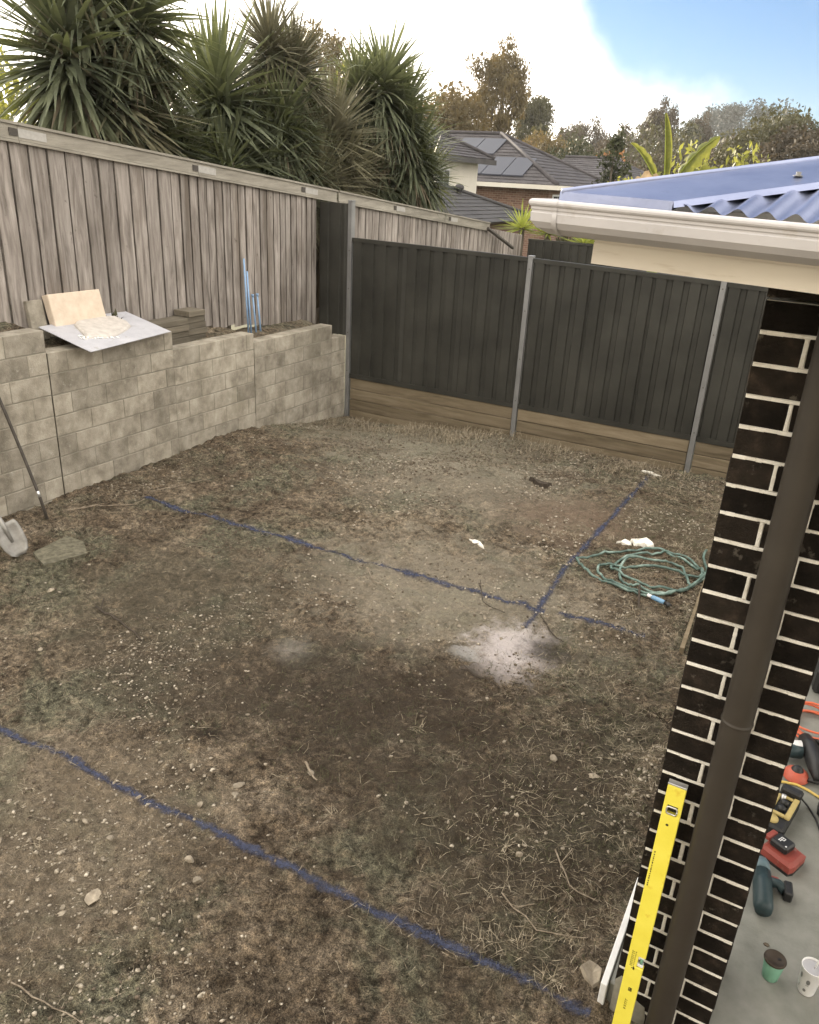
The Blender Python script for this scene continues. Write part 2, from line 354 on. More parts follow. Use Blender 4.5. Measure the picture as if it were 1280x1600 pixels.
M['twig'] = nmat('dry twig', [(.3, (.11, .085, .06)), (.7, (.30, .25, .19))], 30, 5, .9)
M['darktwig'] = nmat('dark twig', [(.3, (.03, .024, .018)), (.7, (.07, .055, .042))], 30, 5, .9)
M['paper'] = nmat('torn white paper', [(.3, (.55, .52, .45)), (.7, (.78, .75, .68))], 25, 5, .85)
M['yucca'] = leafmat('yucca leaf', [(.32, (.055, .066, .044)), (.5, (.115, .128, .082)), (.68, (.22, .235, .15))], .25, .42, 1.6, (.28, .31, .08), .18)  # flare veil put into the leaf colour, lighter and greyer
M['yuccapale'] = leafmat('pale yucca leaf', [(.3, (.085, .082, .05)), (.5, (.16, .15, .095)), (.72, (.28, .26, .175))], .25, .5, 1.6, None, .15)
M['yuccadead'] = leafmat('dead yucca leaf', [(.3, (.10, .08, .055)), (.7, (.27, .225, .155))], .2, .8, 2.2, None, .15)
M['youngyucca'] = leafmat('young yucca leaf', [(.3, (.16, .20, .04)), (.7, (.36, .40, .11))], .45, .4, 4, (.6, .62, .1), .1)
M['bark'] = nmat('bark', [(.3, (.06, .05, .04)), (.7, (.17, .145, .115))], 6, 7, .95, stretch=(3, 3, .6), bs=20, bstr=.6, kind='object')
M['leaf_olive'] = leafmat('olive foliage', [(.3, (.022, .024, .012)), (.5, (.045, .047, .022)), (.7, (.09, .085, .04))], .15, .6, .5, (.25, .22, .05))
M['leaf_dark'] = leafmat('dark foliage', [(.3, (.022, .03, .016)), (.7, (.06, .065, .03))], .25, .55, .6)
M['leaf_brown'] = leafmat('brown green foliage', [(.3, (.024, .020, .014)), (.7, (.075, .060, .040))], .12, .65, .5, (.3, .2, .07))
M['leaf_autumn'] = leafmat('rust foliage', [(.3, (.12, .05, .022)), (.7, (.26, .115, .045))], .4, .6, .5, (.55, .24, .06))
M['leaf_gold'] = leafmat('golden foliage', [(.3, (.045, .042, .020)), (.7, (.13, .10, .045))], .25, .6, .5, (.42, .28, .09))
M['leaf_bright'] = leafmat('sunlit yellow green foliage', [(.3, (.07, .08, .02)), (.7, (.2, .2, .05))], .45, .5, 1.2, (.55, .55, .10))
M['leaf_far'] = leafmat('distant foliage', [(.3, (.035, .045, .045)), (.7, (.07, .08, .075))], .1, .7, .3)  # blue of the far haze put into the leaf colour
M['banana'] = leafmat('banana leaf', [(.3, (.055, .075, .018)), (.5, (.11, .13, .03)), (.7, (.20, .20, .05))], .4, .45, 9, (.45, .43, .06), 0)
M['bananadry'] = leafmat('dry banana leaf', [(.3, (.30, .21, .12)), (.7, (.52, .40, .26))], .4, .7, 4, None, 0)
M['tile'] = nmat('grey roof tile', [(.3, (.032, .029, .031)), (.7, (.072, .066, .070))], 1.6, 6, .75, rand=.1, spec=.3)
M['darktile'] = nmat('dark roof tile', [(.3, (.035, .033, .034)), (.7, (.06, .057, .057))], 1.6, 6, .75)
M['farwall'] = nmat('cream render', [(.3, (.50, .47, .41)), (.7, (.60, .57, .50))], 1.2, 5, .9)
M['glass'] = plain('window glass', (.03, .035, .04), .08, spec=.6)
M['solar'] = plain('solar panel', (.04, .044, .06), .45, spec=.25)
def far_brick():
    m, nt, b = base_mat('far red brown brick'); co = coords(nt, 'object', (1, 1, 1))
    mp = _n(nt, 'ShaderNodeMapping'); mp.inputs['Rotation'].default_value = (R(90), 0, 0); nt.links.new(co, mp.inputs[0])
    bt = _n(nt, 'ShaderNodeTexBrick'); nt.links.new(mp.outputs[0], bt.inputs[0])
    bt.inputs['Color1'].default_value = (.115, .062, .042, 1); bt.inputs['Color2'].default_value = (.19, .11, .078, 1); bt.inputs['Mortar'].default_value = (.24, .19, .15, 1)
    bt.inputs['Scale'].default_value = 1; bt.inputs['Brick Width'].default_value = .24; bt.inputs['Row Height'].default_value = .086; bt.inputs['Mortar Size'].default_value = .008
    nt.links.new(bt.outputs[0], b.inputs['Base Color']); b.inputs['Roughness'].default_value = .9; return m
M['farbrick'] = far_brick()
def paint_mat():
    m, nt, b = base_mat('blue marking paint'); co = coords(nt, 'world', (1, 1, 1))
    tc = _n(nt, 'ShaderNodeUVMap').outputs[0]; sp = _n(nt, 'ShaderNodeSeparateXYZ'); nt.links.new(tc, sp.inputs[0])
    edge = math_(nt, 'ABSOLUTE', math_(nt, 'SUBTRACT', sp.outputs[1], .5))           # 0 centre .. .5 edge
    nz = noise(nt, co, 55, 6, .75); nb = noise(nt, co, 3.3, 4, .6)
    a = math_(nt, 'SUBTRACT', math_(nt, 'ADD', math_(nt, 'MULTIPLY', nz, 1.05), math_(nt, 'MULTIPLY', nb, .75)), math_(nt, 'MULTIPLY', edge, 1.5))
    al = ramp(nt, a, [(.50, (0, 0, 0)), (.86, (.85, .85, .85))])
    c = ramp(nt, noise(nt, co, 38, 5, .7), [(.3, (.022, .026, .044)), (.6, (.050, .057, .095)), (.78, (.12, .13, .19))])
    nt.links.new(c, b.inputs['Base Color']); b.inputs['Roughness'].default_value = .8; b.inputs['Specular IOR Level'].default_value = .2
    nt.links.new(al, b.inputs['Alpha']); return m
M['paint'] = paint_mat()

# ------------------------------------------------------------------ ground
def terr(x, y):
    r = math.hypot(x, y); t = max(0.0, min(1.0, (r-11)/70)); t = t*t*(3-2*t)
    z = -.75-4.2*t
    u = max(0.0, (r-120)/500); z += 26*min(u, 1.6)**1.2
    return z+.8*math.sin(x*.013+1.3)*math.cos(y*.011)*min(1, r/150)
def build_terrain():
    rs = [0, 6, 10, 14, 18, 24, 32, 42, 55, 75, 100, 140, 190, 260, 350, 480]; n = 64; P = [(0, 0, terr(0, 0))]; F = []
    for r in rs[1:]:
        for k in range(n):
            a = 2*math.pi*k/n; x, y = r*math.cos(a), r*math.sin(a); P.append((x, y, terr(x, y)))
    for k in range(n): F.append((0, 1+k, 1+(k+1) % n))
    for i in range(len(rs)-2):
        for k in range(n): F.append((1+i*n+k, 1+(i+1)*n+k, 1+(i+1)*n+(k+1) % n, 1+i*n+(k+1) % n))
    o = MB().add(P, F).build('terrain', M['terrain'], smooth=True); tag(o, kind='structure')
build_terrain()
def build_yard():
    xs = np.concatenate([np.arange(-6.2, -.1, .0135), np.array([0, .5, 2, 4, 6.])]); ys = np.concatenate([np.array([-3., -1.5, -.5]), np.arange(.4, 4.6, .012), np.arange(4.6, 9.62, .02)])
    X, Y = np.meshgrid(xs, ys); Z = gh(X, Y); Z = np.where(X > -.19, np.minimum(Z, -.02), Z)
    V = np.stack([X, Y, Z], -1).reshape(-1, 3); nx, ny = len(xs), len(ys)
    i = np.arange(nx-1)[None, :]+nx*np.arange(ny-1)[:, None]; i = i.ravel()
    F = np.stack([i, i+1, i+1+nx, i+nx], -1)
    o = bpy.data.objects.new('yard_ground', mesh_np('yard_ground', V, F, M['soil'], True)); lk(o); tag(o, kind='structure')
build_yard()
def paint_line(p0, p1, wd, wob):
    L = math.hypot(p1[0]-p0[0], p1[1]-p0[1]); n = int(L/.02); m = 8
    d = np.array([(p1[0]-p0[0])/L, (p1[1]-p0[1])/L]); nr = np.array([-d[1], d[0]])
    t = np.linspace(0, L, n); off = (vnoise(t, t*0+wob, .8)-.5)*.07
    s = np.linspace(-.5, .5, m+1)*wd
    X = p0[0]+d[0]*t[:, None]+nr[0]*(off[:, None]+s[None]); Y = p0[1]+d[1]*t[:, None]+nr[1]*(off[:, None]+s[None])
    V = np.stack([X, Y, gh(X, Y)+.004], -1).reshape(-1, 3); q = m+1
    i = (np.arange(m)[None]+q*np.arange(n-1)[:, None]).ravel(); F = np.stack([i, i+q, i+q+1, i+1], -1)
    me = mesh_np('marking_line', V, F, M['paint'], True)
    uv = np.stack([np.repeat(t, q), np.tile(np.linspace(0, 1, q), n)], -1)
    ul = me.uv_layers.new(name='UVMap'); ul.data.foreach_set('uv', uv[F.ravel()].astype(np.float32).ravel())
    o = bpy.data.objects.new('marking_line', me); lk(o); tag(o, kind='structure')
paint_line((-5.45, 4.99), (-1.46, 5.12), .15, 1); paint_line((-1.36, 5.12), (-.72, 5.16), .13, 7)
paint_line((-4.6, 2.08), (-.24, 2.2), .11, 3); paint_line((-1.53, 4.78), (-1.54, 9.15), .12, 5)

# morning haze: one closed box round the whole place
def haze_box():
    m = bpy.data.materials.new('haze'); m.use_nodes = True; nt = m.node_tree; nt.nodes.remove(nt.nodes['Principled BSDF'])
    v = _n(nt, 'ShaderNodeVolumePrincipled'); v.inputs['Density'].default_value = .00035; v.inputs['Anisotropy'].default_value = .35
    v.inputs['Color'].default_value = (.97, .96, .93, 1); nt.links.new(v.outputs[0], nt.nodes['Material Output'].inputs['Volume'])
    tag(MB().box((-500, -500, -7.2), (500, 500, 48)).build('haze', m), kind='stuff')
haze_box()
# patio slab
o = MB().box((-.205, 2.302, -.3), (6, 9.0, .1), ch=.006).build('patio_slab', M['slab']); tag(o, kind='structure')

# ------------------------------------------------------------------ retaining wall of concrete blocks
def block_wall():
    root = thing('block_wall', 'stained concrete block retaining wall with stepped top below the paling fence', 'wall', (-6.1, 6, 0))
    X0 = -6.1
    def add(me, loc): inst('block', me, root, (loc[0]-root.location.x, loc[1]-root.location.y, loc[2]-root.location.z))
    cache = {}
    def blk(L, hh):
        k = (round(L, 3), round(hh, 3))
        if k not in cache:
            mb = MB().box((-.19, 0, 0), (0, L, hh), ch=.003); me = mb.mesh('block'); me.materials.append(M['block']); cache[k] = me
        return cache[k]
    J = .006
    def section(y0, y1, top, zmin, ph, dx=0.0):
        z = top-.19; j = 0
        while z > zmin-.19:
            off = .2 if (j+ph) % 2 else 0.0
            y = y0-(.2 if off else 0)
            while y < y1-.02:
                a, b_ = max(y, y0), min(y+.4, y1)
                if b_-a > .05:
                    add(blk(b_-a-J, .19-J), (X0+dx+random.uniform(-.002, .002), a+J/2, z+J/2))
                y += .4
            z -= .195; j += 1
        core.box((X0+dx-.186, y0+.003, zmin-.2), (X0+dx-.0045, y1-.003, top-.006))
    core = MB()
    section(2.2, 4.60, 1.565, -.02, 0);     section(4.60, 6.12, 1.365, -.02, 1, .008); section(6.12, 7.45, 1.16, -.02, 0)
    section(7.45, 9.12, 1.05, -.4, 0, .004); section(9.12, 9.46, .86, -.45, 1)
    core.v = [(x-root.location.x, y-root.location.y, z) for x, y, z in core.v]
    core.build('mortar', M['block_mortar'], root)
block_wall()
# soil filling the gap between the wall and the paling fence
def fill_soil():
    segs = [(2.0, 4.6, 1.53), (4.6, 6.1, 1.33), (6.1, 7.45, 1.12), (7.45, 9.1, 1.01), (9.1, 9.46, .82)]
    mb = MB()
    for y0, y1, z in segs:
        n = max(2, int((y1-y0)/.06)); m = 6
        P = [(-6.285-.42*i/m, y0+(y1-y0)*j/n, z+.03*float(vnoise(i*.1*3, y0+(y1-y0)*j/n, 6))+.05*i/m) for j in range(n+1) for i in range(m+1)]
        F = [(j*(m+1)+i, j*(m+1)+i+1, (j+1)*(m+1)+i+1, (j+1)*(m+1)+i) for j in range(n) for i in range(m)]
        mb.add(P, [f[::-1] for f in F])
        mb.add([(-6.29, y1, z), (-6.7, y1, z+.05), (-6.7, y1, -.8), (-6.29, y1, -.8)], [(0, 1, 2, 3)])
    o = mb.build('garden_bed_ground', M['soil'], smooth=True); tag(o, kind='structure')
fill_soil()

# ------------------------------------------------------------------ timber paling fence
def ztop(y): return 3.215-.0958*(y-4.8)
def paling_fence(y0, y1, label, drop, pitch, cap_end, cleats):
    XF = -6.6; root = thing('paling_fence', label, 'fence', (XF, y0, 0))
    y = y0; meshes = {}
    while y < y1:
        p = pitch(y); wv = round(p-.024, 3)
        if wv not in meshes:
            lst = []
            for v in range(3):
                mb = MB(); n = 7; prof = [(0, 0)]
                # a sawn paling, slightly wavy in its length, unit height
                P = []; F = []
                for k in range(n+1):
                    wz = random.uniform(-.0025, .0025)
                    for (a, b_) in ((0, 0), (wv, 0), (wv, -.014), (0, -.014)): P.append((b_+wz, a+random.uniform(-.0015, .0015), k/n))
                for k in range(n):
                    for q in range(4): F.append((k*4+q, k*4+(q+1) % 4, k*4+4+(q+1) % 4, k*4+4+q))
                F += [(3, 2, 1, 0), (n*4, n*4+1, n*4+2, n*4+3)]
                me = MB().add(P, F).mesh('paling'); me.materials.append(M['paling']); lst.append(me)
            meshes[wv] = lst
        zt = ztop(y)-.10; zb = ztop(y)-drop+random.uniform(-.03, .03)
        o = inst('paling', random.choice(meshes[wv]), root, (random.uniform(-.002, .003), y-y0, zb), (random.uniform(-.004, .004), 0, random.uniform(-.025, .025)), (1, 1, zt-zb))
        inst('paling', random.choice(meshes[wv]), root, (-.034, y-y0+p*.5, zb), None, (1, 1, zt-zb))
        y += p
    # rails behind, face board and capping
    def beam(name, dx0, dx1, dz0, dz1, a, b_, mat):
        P = [(dx0, a-y0, ztop(a)+dz0), (dx1, a-y0, ztop(a)+dz0), (dx1, a-y0, ztop(a)+dz1), (dx0, a-y0, ztop(a)+dz1)]
        Q = [(dx0, b_-y0, ztop(b_)+dz0), (dx1, b_-y0, ztop(b_)+dz0), (dx1, b_-y0, ztop(b_)+dz1), (dx0, b_-y0, ztop(b_)+dz1)]
        MB().add(P+Q, [(0,1,2,3), (7,6,5,4), (0,4,5,1), (1,5,6,2), (2,6,7,3), (3,7,4,0)]).build(name, mat, root)
    joins = [y0]+[c for c in cleats if y0 < c < cap_end]+[cap_end]
    for a, b_ in zip(joins, joins[1:]):
        beam('face_board', .016, .036, -.118, -.002, a+.002, b_-.002, M['rail'])
        beam('capping', -.05, .055, 0, .022, a+.002, b_-.002, M['rail'])
        beam('lower_strip', .016, .046, -.142, -.121, a+.002, b_-.002, M['rail'])
    for c in cleats:
        if y0 < c < cap_end-.2: beam('cleat', .037, .040, -.095, -.025, c, c+.28, M['cleat']); beam('cleat', .0405, .045, -.09, -.03, c-.09, c-.01, M['ironbar'])
    beam('rail', -.07, -.03, -.45, -.36, y0, y1, M['rail']); beam('rail', -.07, -.03, -drop+.2, -drop+.29, y0, y1, M['rail'])
paling_fence(2.4, 9.40, 'weathered grey paling fence standing behind the block retaining wall', 1.80, lambda y: .19 if y < 6.6 else (.135 if y < 8.6 else .115), 9.9, [4.95, 7.15, 9.15])
paling_fence(9.95, 17.2, 'pale sunlit paling fence running on beyond the dark steel fence', 1.95, lambda y: .2 if y < 15.4 else .15, 15.4, [11.6, 13.6])
mb = MB(); mb.tube([(-6.54, 15.25, ztop(15.25)-.1), (-6.35, 16.2, ztop(16)-.42)], .035, 6)
tag(mb.build('broken_rail', M['ironbar']), 'dark fence rail hanging broken off the end of the far paling fence', 'rail')

# ------------------------------------------------------------------ steel fence with sleepers
def rib_sheet(mb, x0, x1, z0, z1, y, amp=.022, pitch=.19):
    xs = [x0]; ysd = [0]; x = x0+.02; k = 0
    while x < x1-.02:
        for dx, d in ((0, 0), (.012, amp), (pitch*.66, amp), (pitch*.66+.012, 0)):
            if x+dx < x1: xs.append(x+dx); ysd.append(d)
        x += pitch
    xs.append(x1); ysd.append(0)
    P = []; n = len(xs)
    for (off) in (0, .0015):
        for z in (z0, z1):
            P += [(a, y-d+off, z) for a, d in zip(xs, ysd)]
    F = [(i, i+1, n+i+1, n+i) for i in range(n-1)]+[(2*n+i+1, 2*n+i, 3*n+i, 3*n+i+1) for i in range(n-1)]
    return mb.add(P, F)
def steel_fence():
    Y = 9.5; root = thing('steel_fence', 'dark ribbed steel fence with grey posts at the back of the yard', 'fence', (0, 0, 0))
    posts = [(-6.06, -.5, 2.63), (-3.465, -.4, 2.15), (-1.215, -.4, 2.09), (1.1, -.4, 2.04), (3.4, -.4, 2.0), (5.7, -.4, 1.96)]
    for x, zb, zt in posts:
        p = MB().box((x-.03, Y-.045, zb), (x+.03, Y-.025, zt), ch=.003).box((x-.03, Y-.025, zb), (x-.024, Y+.04, zt)).box((x+.024, Y-.025, zb), (x+.03, Y+.04, zt)).build('post', M['post'], root)
        MB().box((x-.034, Y-.05, zt), (x+.034, Y+.045, zt+.012), ch=.004).build('post_cap', M['post'], p)
        sc_ = MB()
        for zz in (.36, .9, 1.5, 2.0): sc_.box((x-.006, Y-.0475, zz), (x+.006, Y-.0452, zz+.012), ch=.0008)
        sc_.build('screw_heads', M['ironbar'], p)
    bays = [(-6.06, -3.465, .285, 2.175, 2.14), (-3.465, -1.215, .285, 2.135, 2.085), (-1.215, 1.1, .285, 2.08, 2.04), (1.1, 3.4, .285, 2.035, 2.0), (3.4, 5.7, .285, 1.995, 1.96)]
    for a, b_, z0, za, zb in bays:
        a += .032; b_ -= .032; n = 3
        for k in range(n):
            x0 = a+(b_-a)*k/n; x1 = a+(b_-a)*(k+1)/n
            zt = za+(zb-za)*(k+.5)/n
            rib_sheet(MB(), x0, x1, z0, zt-.03, Y).build('sheet', M['steel'], root)
        P = []
        for x, zt in ((a, za), (b_, zb)):
            for (dy, dz) in ((-.028, -.05), (-.028, 0), (.028, 0), (.028, -.05)): P.append((x, Y+dy, zt+dz))
        MB().add(P, [(0,4,5,1), (1,5,6,2), (2,6,7,3), (3,7,4,0), (0,1,2,3), (7,6,5,4)]).build('top_rail', M['steel'], root)
        MB().box((a, Y-.03, z0-.02), (b_, Y+.03, z0+.04)).build('bottom_rail', M['steel'], root)
    # raised wing up to the paling fence
    rib_sheet(MB(), -6.56, -6.092, .86, 2.60, Y-.02).build('sheet', M['steel'], root)
    s2 = thing('sleeper_edging', 'rough treated timber sleepers stacked along the foot of the steel fence', 'edging', (0, 0, 0))
    for i, (a, b_, z0, z1) in enumerate(bays_ for bays_ in ((-6.02, -3.50, 0, 0), (-3.43, -1.25, 0, 0), (-1.18, 1.07, 0, 0))):
        for k in range(4):
            z = .262-.155*(k+1)
            mb = MB().box((a+.003, Y-.022+random.uniform(-.004, .004), z+.004), (b_-.003, Y+.02, z+.151), ch=.005)
            mb.build('sleeper', M['sleeper'], s2)
steel_fence()
root = thing('steel_fence', 'short dark steel fence crossing at the far end of the paling fence', 'fence', (0, 0, 0))
for k in range(4): rib_sheet(MB(), -6.5+k*1.2, -6.5+k*1.2+1.195, -.6, 1.81, 17.5, .02, .2).build('sheet', M['steel'], root)
MB().box((-6.5, 17.47, 1.80), (-1.7, 17.53, 1.85)).build('top_rail', M['steel'], root)

# ------------------------------------------------------------------ brick pier, downpipe, level
PX0, PX1, PY0, PY1 = -.185, .165, 2.289, 2.639
def brick_pier():
    root = thing('brick_pier', 'dark brick pier with bold white mortar joints holding up the patio roof', 'pier', (0, 0, 0))
    JJ = .0105
    def mk(L, D, hgt):
        out = []
        for v in range(3):
            me = MB().box((0, 0, 0), (L, D, hgt), ch=.0025).mesh('brick'); me.materials.append(M['brick'])
            for vv in me.vertices: vv.co += Vector([random.uniform(-.0012, .0012) for _ in range(3)])
            out.append(me)
        return out
    LB = .23-JJ/2; DB = .12-JJ/2
    sx, sy = mk(.35-.12-JJ/2, .12-JJ/2, .086-JJ), mk(.12-JJ/2, .35-.12-JJ/2, .086-JJ)
    z = .6464-.086*6; n = 0
    k0 = -6
    for k in range(-8, 24):
        zb = .6464+.086*k+JJ/2
        A = (22-k) % 2 == 0       # type A: header at the left of the front face
        d = .12+JJ/2
        if A: pos = [(sx, PX0+d, PY0), (sy, PX0, PY0), (sx, PX0, PY1-.12+JJ/2), (sy, PX1-.12+JJ/2, PY0+d)]
        else: pos = [(sx, PX0, PY0), (sy, PX1-.12+JJ/2, PY0), (sx, PX0+d, PY1-.12+JJ/2), (sy, PX0, PY0+d)]
        for ms, x, y in pos:
            dz = 0
            inst('brick', random.choice(ms), root, (x+random.uniform(-.0015, .0015), y+random.uniform(-.0015, .0015), zb))
    for ms, x, y in [(sx, PX0, PY0), (sy, PX1-.12+JJ/2, PY0), (sx, PX0+.12+JJ/2, PY1-.12+JJ/2), (sy, PX0, PY0+.12+JJ/2)]:
        inst('brick', random.choice(ms), root, (x, y+.004, .6464+.086*24+.003))
    # mortar: rough bed, a sheet of slightly bulging joint faces
    MB().box((PX0+.0035, PY0+.0035, -.05), (PX1-.0035, PY1-.0035, .6464+.086*24-.004)).build('mortar', M['mortar'], root)
    # mortar squeezed out along the joints, uneven
    mb = MB()
    for k in range(-8, 24):
        zc = .6464+.086*k; x = PX0+.004
        while x < PX1-.01:
            L = random.uniform(.012, .05); L = min(L, PX1-.004-x); h = random.uniform(.0038, .0062)
            mb.box((x, PY0-random.uniform(.0005, .003), zc-h), (x+L, PY0+.006, zc+h*random.uniform(.7, 1)), ch=.001); x += L
        A = (22-k) % 2 == 0
        if k < 23:
            xc = PX0+.12 if A else PX1-.12; z = zc+.006
            while z < zc+.08:
                L = min(random.uniform(.01, .03), zc+.08-z); h = random.uniform(.004, .006)
                mb.box((xc-h, PY0-random.uniform(.0005, .003), z), (xc+h, PY0+.006, z+L), ch=.001); z += L
    o = mb.build('mortar_joint', M['mortar'], root); o['kind'] = 'stuff'
    # cement smears near the foot
    def smear(pts, th):
        pts = [(a, b_-.15) for a, b_ in pts]; n = len(pts); c = (sum(p[0] for p in pts)/n, sum(p[1] for p in pts)/n)
        P = [(p[0], PY0-.0035, p[1]) for p in pts]+[(c[0]+(p[0]-c[0])*.8, PY0-.0035-th, c[1]+(p[1]-c[1])*.8) for p in pts]
        MB().add(P, [(i, (i+1) % n, n+(i+1) % n, n+i) for i in range(n)]+[tuple(range(n, 2*n))]).build('cement_smear', M['smear'], root, True)
    smear([(-.184, .10), (-.184, .30), (-.165, .33), (-.14, .325), (-.12, .285), (-.115, .255), (-.085, .235), (-.06, .225), (-.05, .17), (-.05, .10)], .004)
    smear([(.03, .10), (.035, .17), (.07, .165), (.10, .15), (.135, .145), (.16, .13), (.16, .10)], .003)
brick_pier()
def downpipe():
    root = thing('downpipe', 'dark brown round downpipe running down the front of the brick pier', 'pipe', (0, 2.236, .1))
    r = .0445
    MB().lathe([(r, -.13), (r, -.0005)], 28).build('pipe_foot', M['pipe'], root, True)
    r = .0445
    MB().lathe([(r, 0), (r, .5), (r, 1.38)], 28).build('lower_pipe', M['pipe'], root, True)
    MB().lathe([(r+.0022, 1.375), (r+.0030, 1.377), (r+.0030, 1.382), (r+.0006, 1.384), (r+.0006, 1.39), (r+.0006, 1.41), (r+.0006, 2.70)], 28).build('upper_pipe', M['pipe'], root, True)
downpipe()
def spirit_level():
    B = Vector((-.1215, 2.147, .102)); T = Vector((-.1225, 2.2475, 1.158))
    L = (T-B).length; root = thing('spirit_level', 'long yellow spirit level leaning on the dark brick pier', 'level', B)
    ax = (T-B).normalized(); side = Vector((1, 0, 0)); side = (side-ax*side.dot(ax)).normalized(); nrm = side.cross(ax)
    Mx = Matrix((side, -nrm if nrm.y > 0 else nrm, ax)).transposed()
    if (Mx @ Vector((0, 1, 0))).y > 0: Mx = Matrix((side, nrm, ax)).transposed(); 
    Mx = Matrix((side, Vector((-nrm.x, -nrm.y, -nrm.z)) if nrm.y > 0 else nrm, ax)).transposed()
    M4 = Mx.to_4x4()          # local x across, local y out of the wall towards the yard viewer, local z along
    W, D = .060, .026; h = W/2
    # body as a frame around its holes: hand slot near the top, square vial window below the middle
    nz0, nz1 = .285, .335      # notch for the vial on the right edge
    sz0, sz1 = L-.118, L-.082  # hand slot
    mb = MB()
    mb.box((-h, -D, -.112), (h, 0, nz0), M4, .0015)
    mb.box((-h, -D, nz0), (h-.024, 0, nz1), M4)
    mb.box((-h, -D, nz1), (h, 0, sz0), M4, .0015)
    mb.box((-h, -D, sz0), (-h+.013, 0, sz1), M4); mb.box((h-.013, -D, sz0), (h, 0, sz1), M4)
    mb.box((-h, -D, sz1), (h, 0, L-.006), M4, .0015)
    mb.build('body', M['yellow'], root)
    MB().box((-h-.0006, -D-.0006, L-.006), (h+.0006, .0006, L), M4, .0008).build('end_cap', M['silver'], root)
    rim = MB(); n = 20
    pts = [(math.copysign(.011, math.cos(a))*1+.0062*math.cos(a), (sz0+sz1)/2+.0135*math.sin(a)) for a in [2*math.pi*(k+.5)/n for k in range(n)]]
    ring = [M4 @ Vector((x*1.0, .0008, z)) for x, z in pts]
    rim.tube(ring+[ring[0]], .003, 6).build('slot_rim', M['silver'], root, True)
    MB().box((-h+.0132, -D+.002, sz0+.0004), (h-.0132, -D+.004, sz1-.0004), M4).build('slot_back', M['black'], root)
    dk = MB().lathe([(.0001, 0), (.0048, 0)], 14)
    dk.v = [tuple(M4 @ Vector((x-.004, .0006, L-.158+y))) for x, y, z in dk.v]; dk.build('dot', M['blackprint'], root)
    v = MB().box((h-.024, -D+.003, nz0+.004), (h-.003, -.004, nz0+.014), M4, .001); v.box((h-.024, -D+.003, nz1-.008), (h-.003, -.003, nz1), M4, .001); v.build('vial_mount', M['whiteplastic'], root)
    p0 = M4 @ Vector((h-.012, -D/2, nz0+.012)); p1 = M4 @ Vector((h-.012, -D/2, nz1-.008)); MB().tube([p0, p1], .006, 10).build('vial', M['greencup'], root, True)
    pr = MB()
    def mark(x0, x1, z0, z1): pr.box((x0, .0003, z0), (x1, .0008, z1), M4)
    z = .64                       # small print running along the left edge
    while z < .79: 
        l = random.uniform(.003, .008); mark(-h+.007, -h+.0105, z, z+l); z += l+random.uniform(.0025, .005)
    z = .285
    while z < .35: 
        l = random.uniform(.003, .006); mark(-h+.012, -h+.021, z, z+.0018); mark(-h+.012, -h+.0135, z, z+l); mark(-h+.024, -h+.027, z, z+l*.7); z += l+.0035
    mark(-h+.02, -h+.032, .275, .278); mark(-h+.026, -h+.030, .27, .284)
    for q in range(3): mark(-h+.027, -h+.039, .172+q*.006, .1755+q*.006)
    mark(-h+.027, -h+.029, .172, .188); mark(-h+.033, -h+.035, .172, .188); mark(-h+.037, -h+.039, .172, .188)
    for q, zz in enumerate((.085, .097, .108, .117, .126)):
        mark(-h+.025, -h+.034, zz, zz+.0016); mark(-h+.025, -h+.0265, zz, zz+.006)
        if q < 2: mark(-h+.029, -h+.031, zz, zz+.006)
    pr.build('print', M['blackprint'], root)
    # the whole thing was built relative to the root
spirit_level()
tag(MB().box((-.232, 2.27, -.05), (-.2065, 2.86, .112), ch=.003).build('edging_board', M['white']), 'thin white board standing along the slab edge beside the yellow level', 'board')
tag(MB().prism([(-.468, 5.1), (-.438, 5.1), (-.49, 6.3), (-.505, 6.3)], -.05, .03).build('timber_strip', M['sleeper']), 'pale timber strip lying beside the pier next to the coiled hose', 'timber strip')
o = None

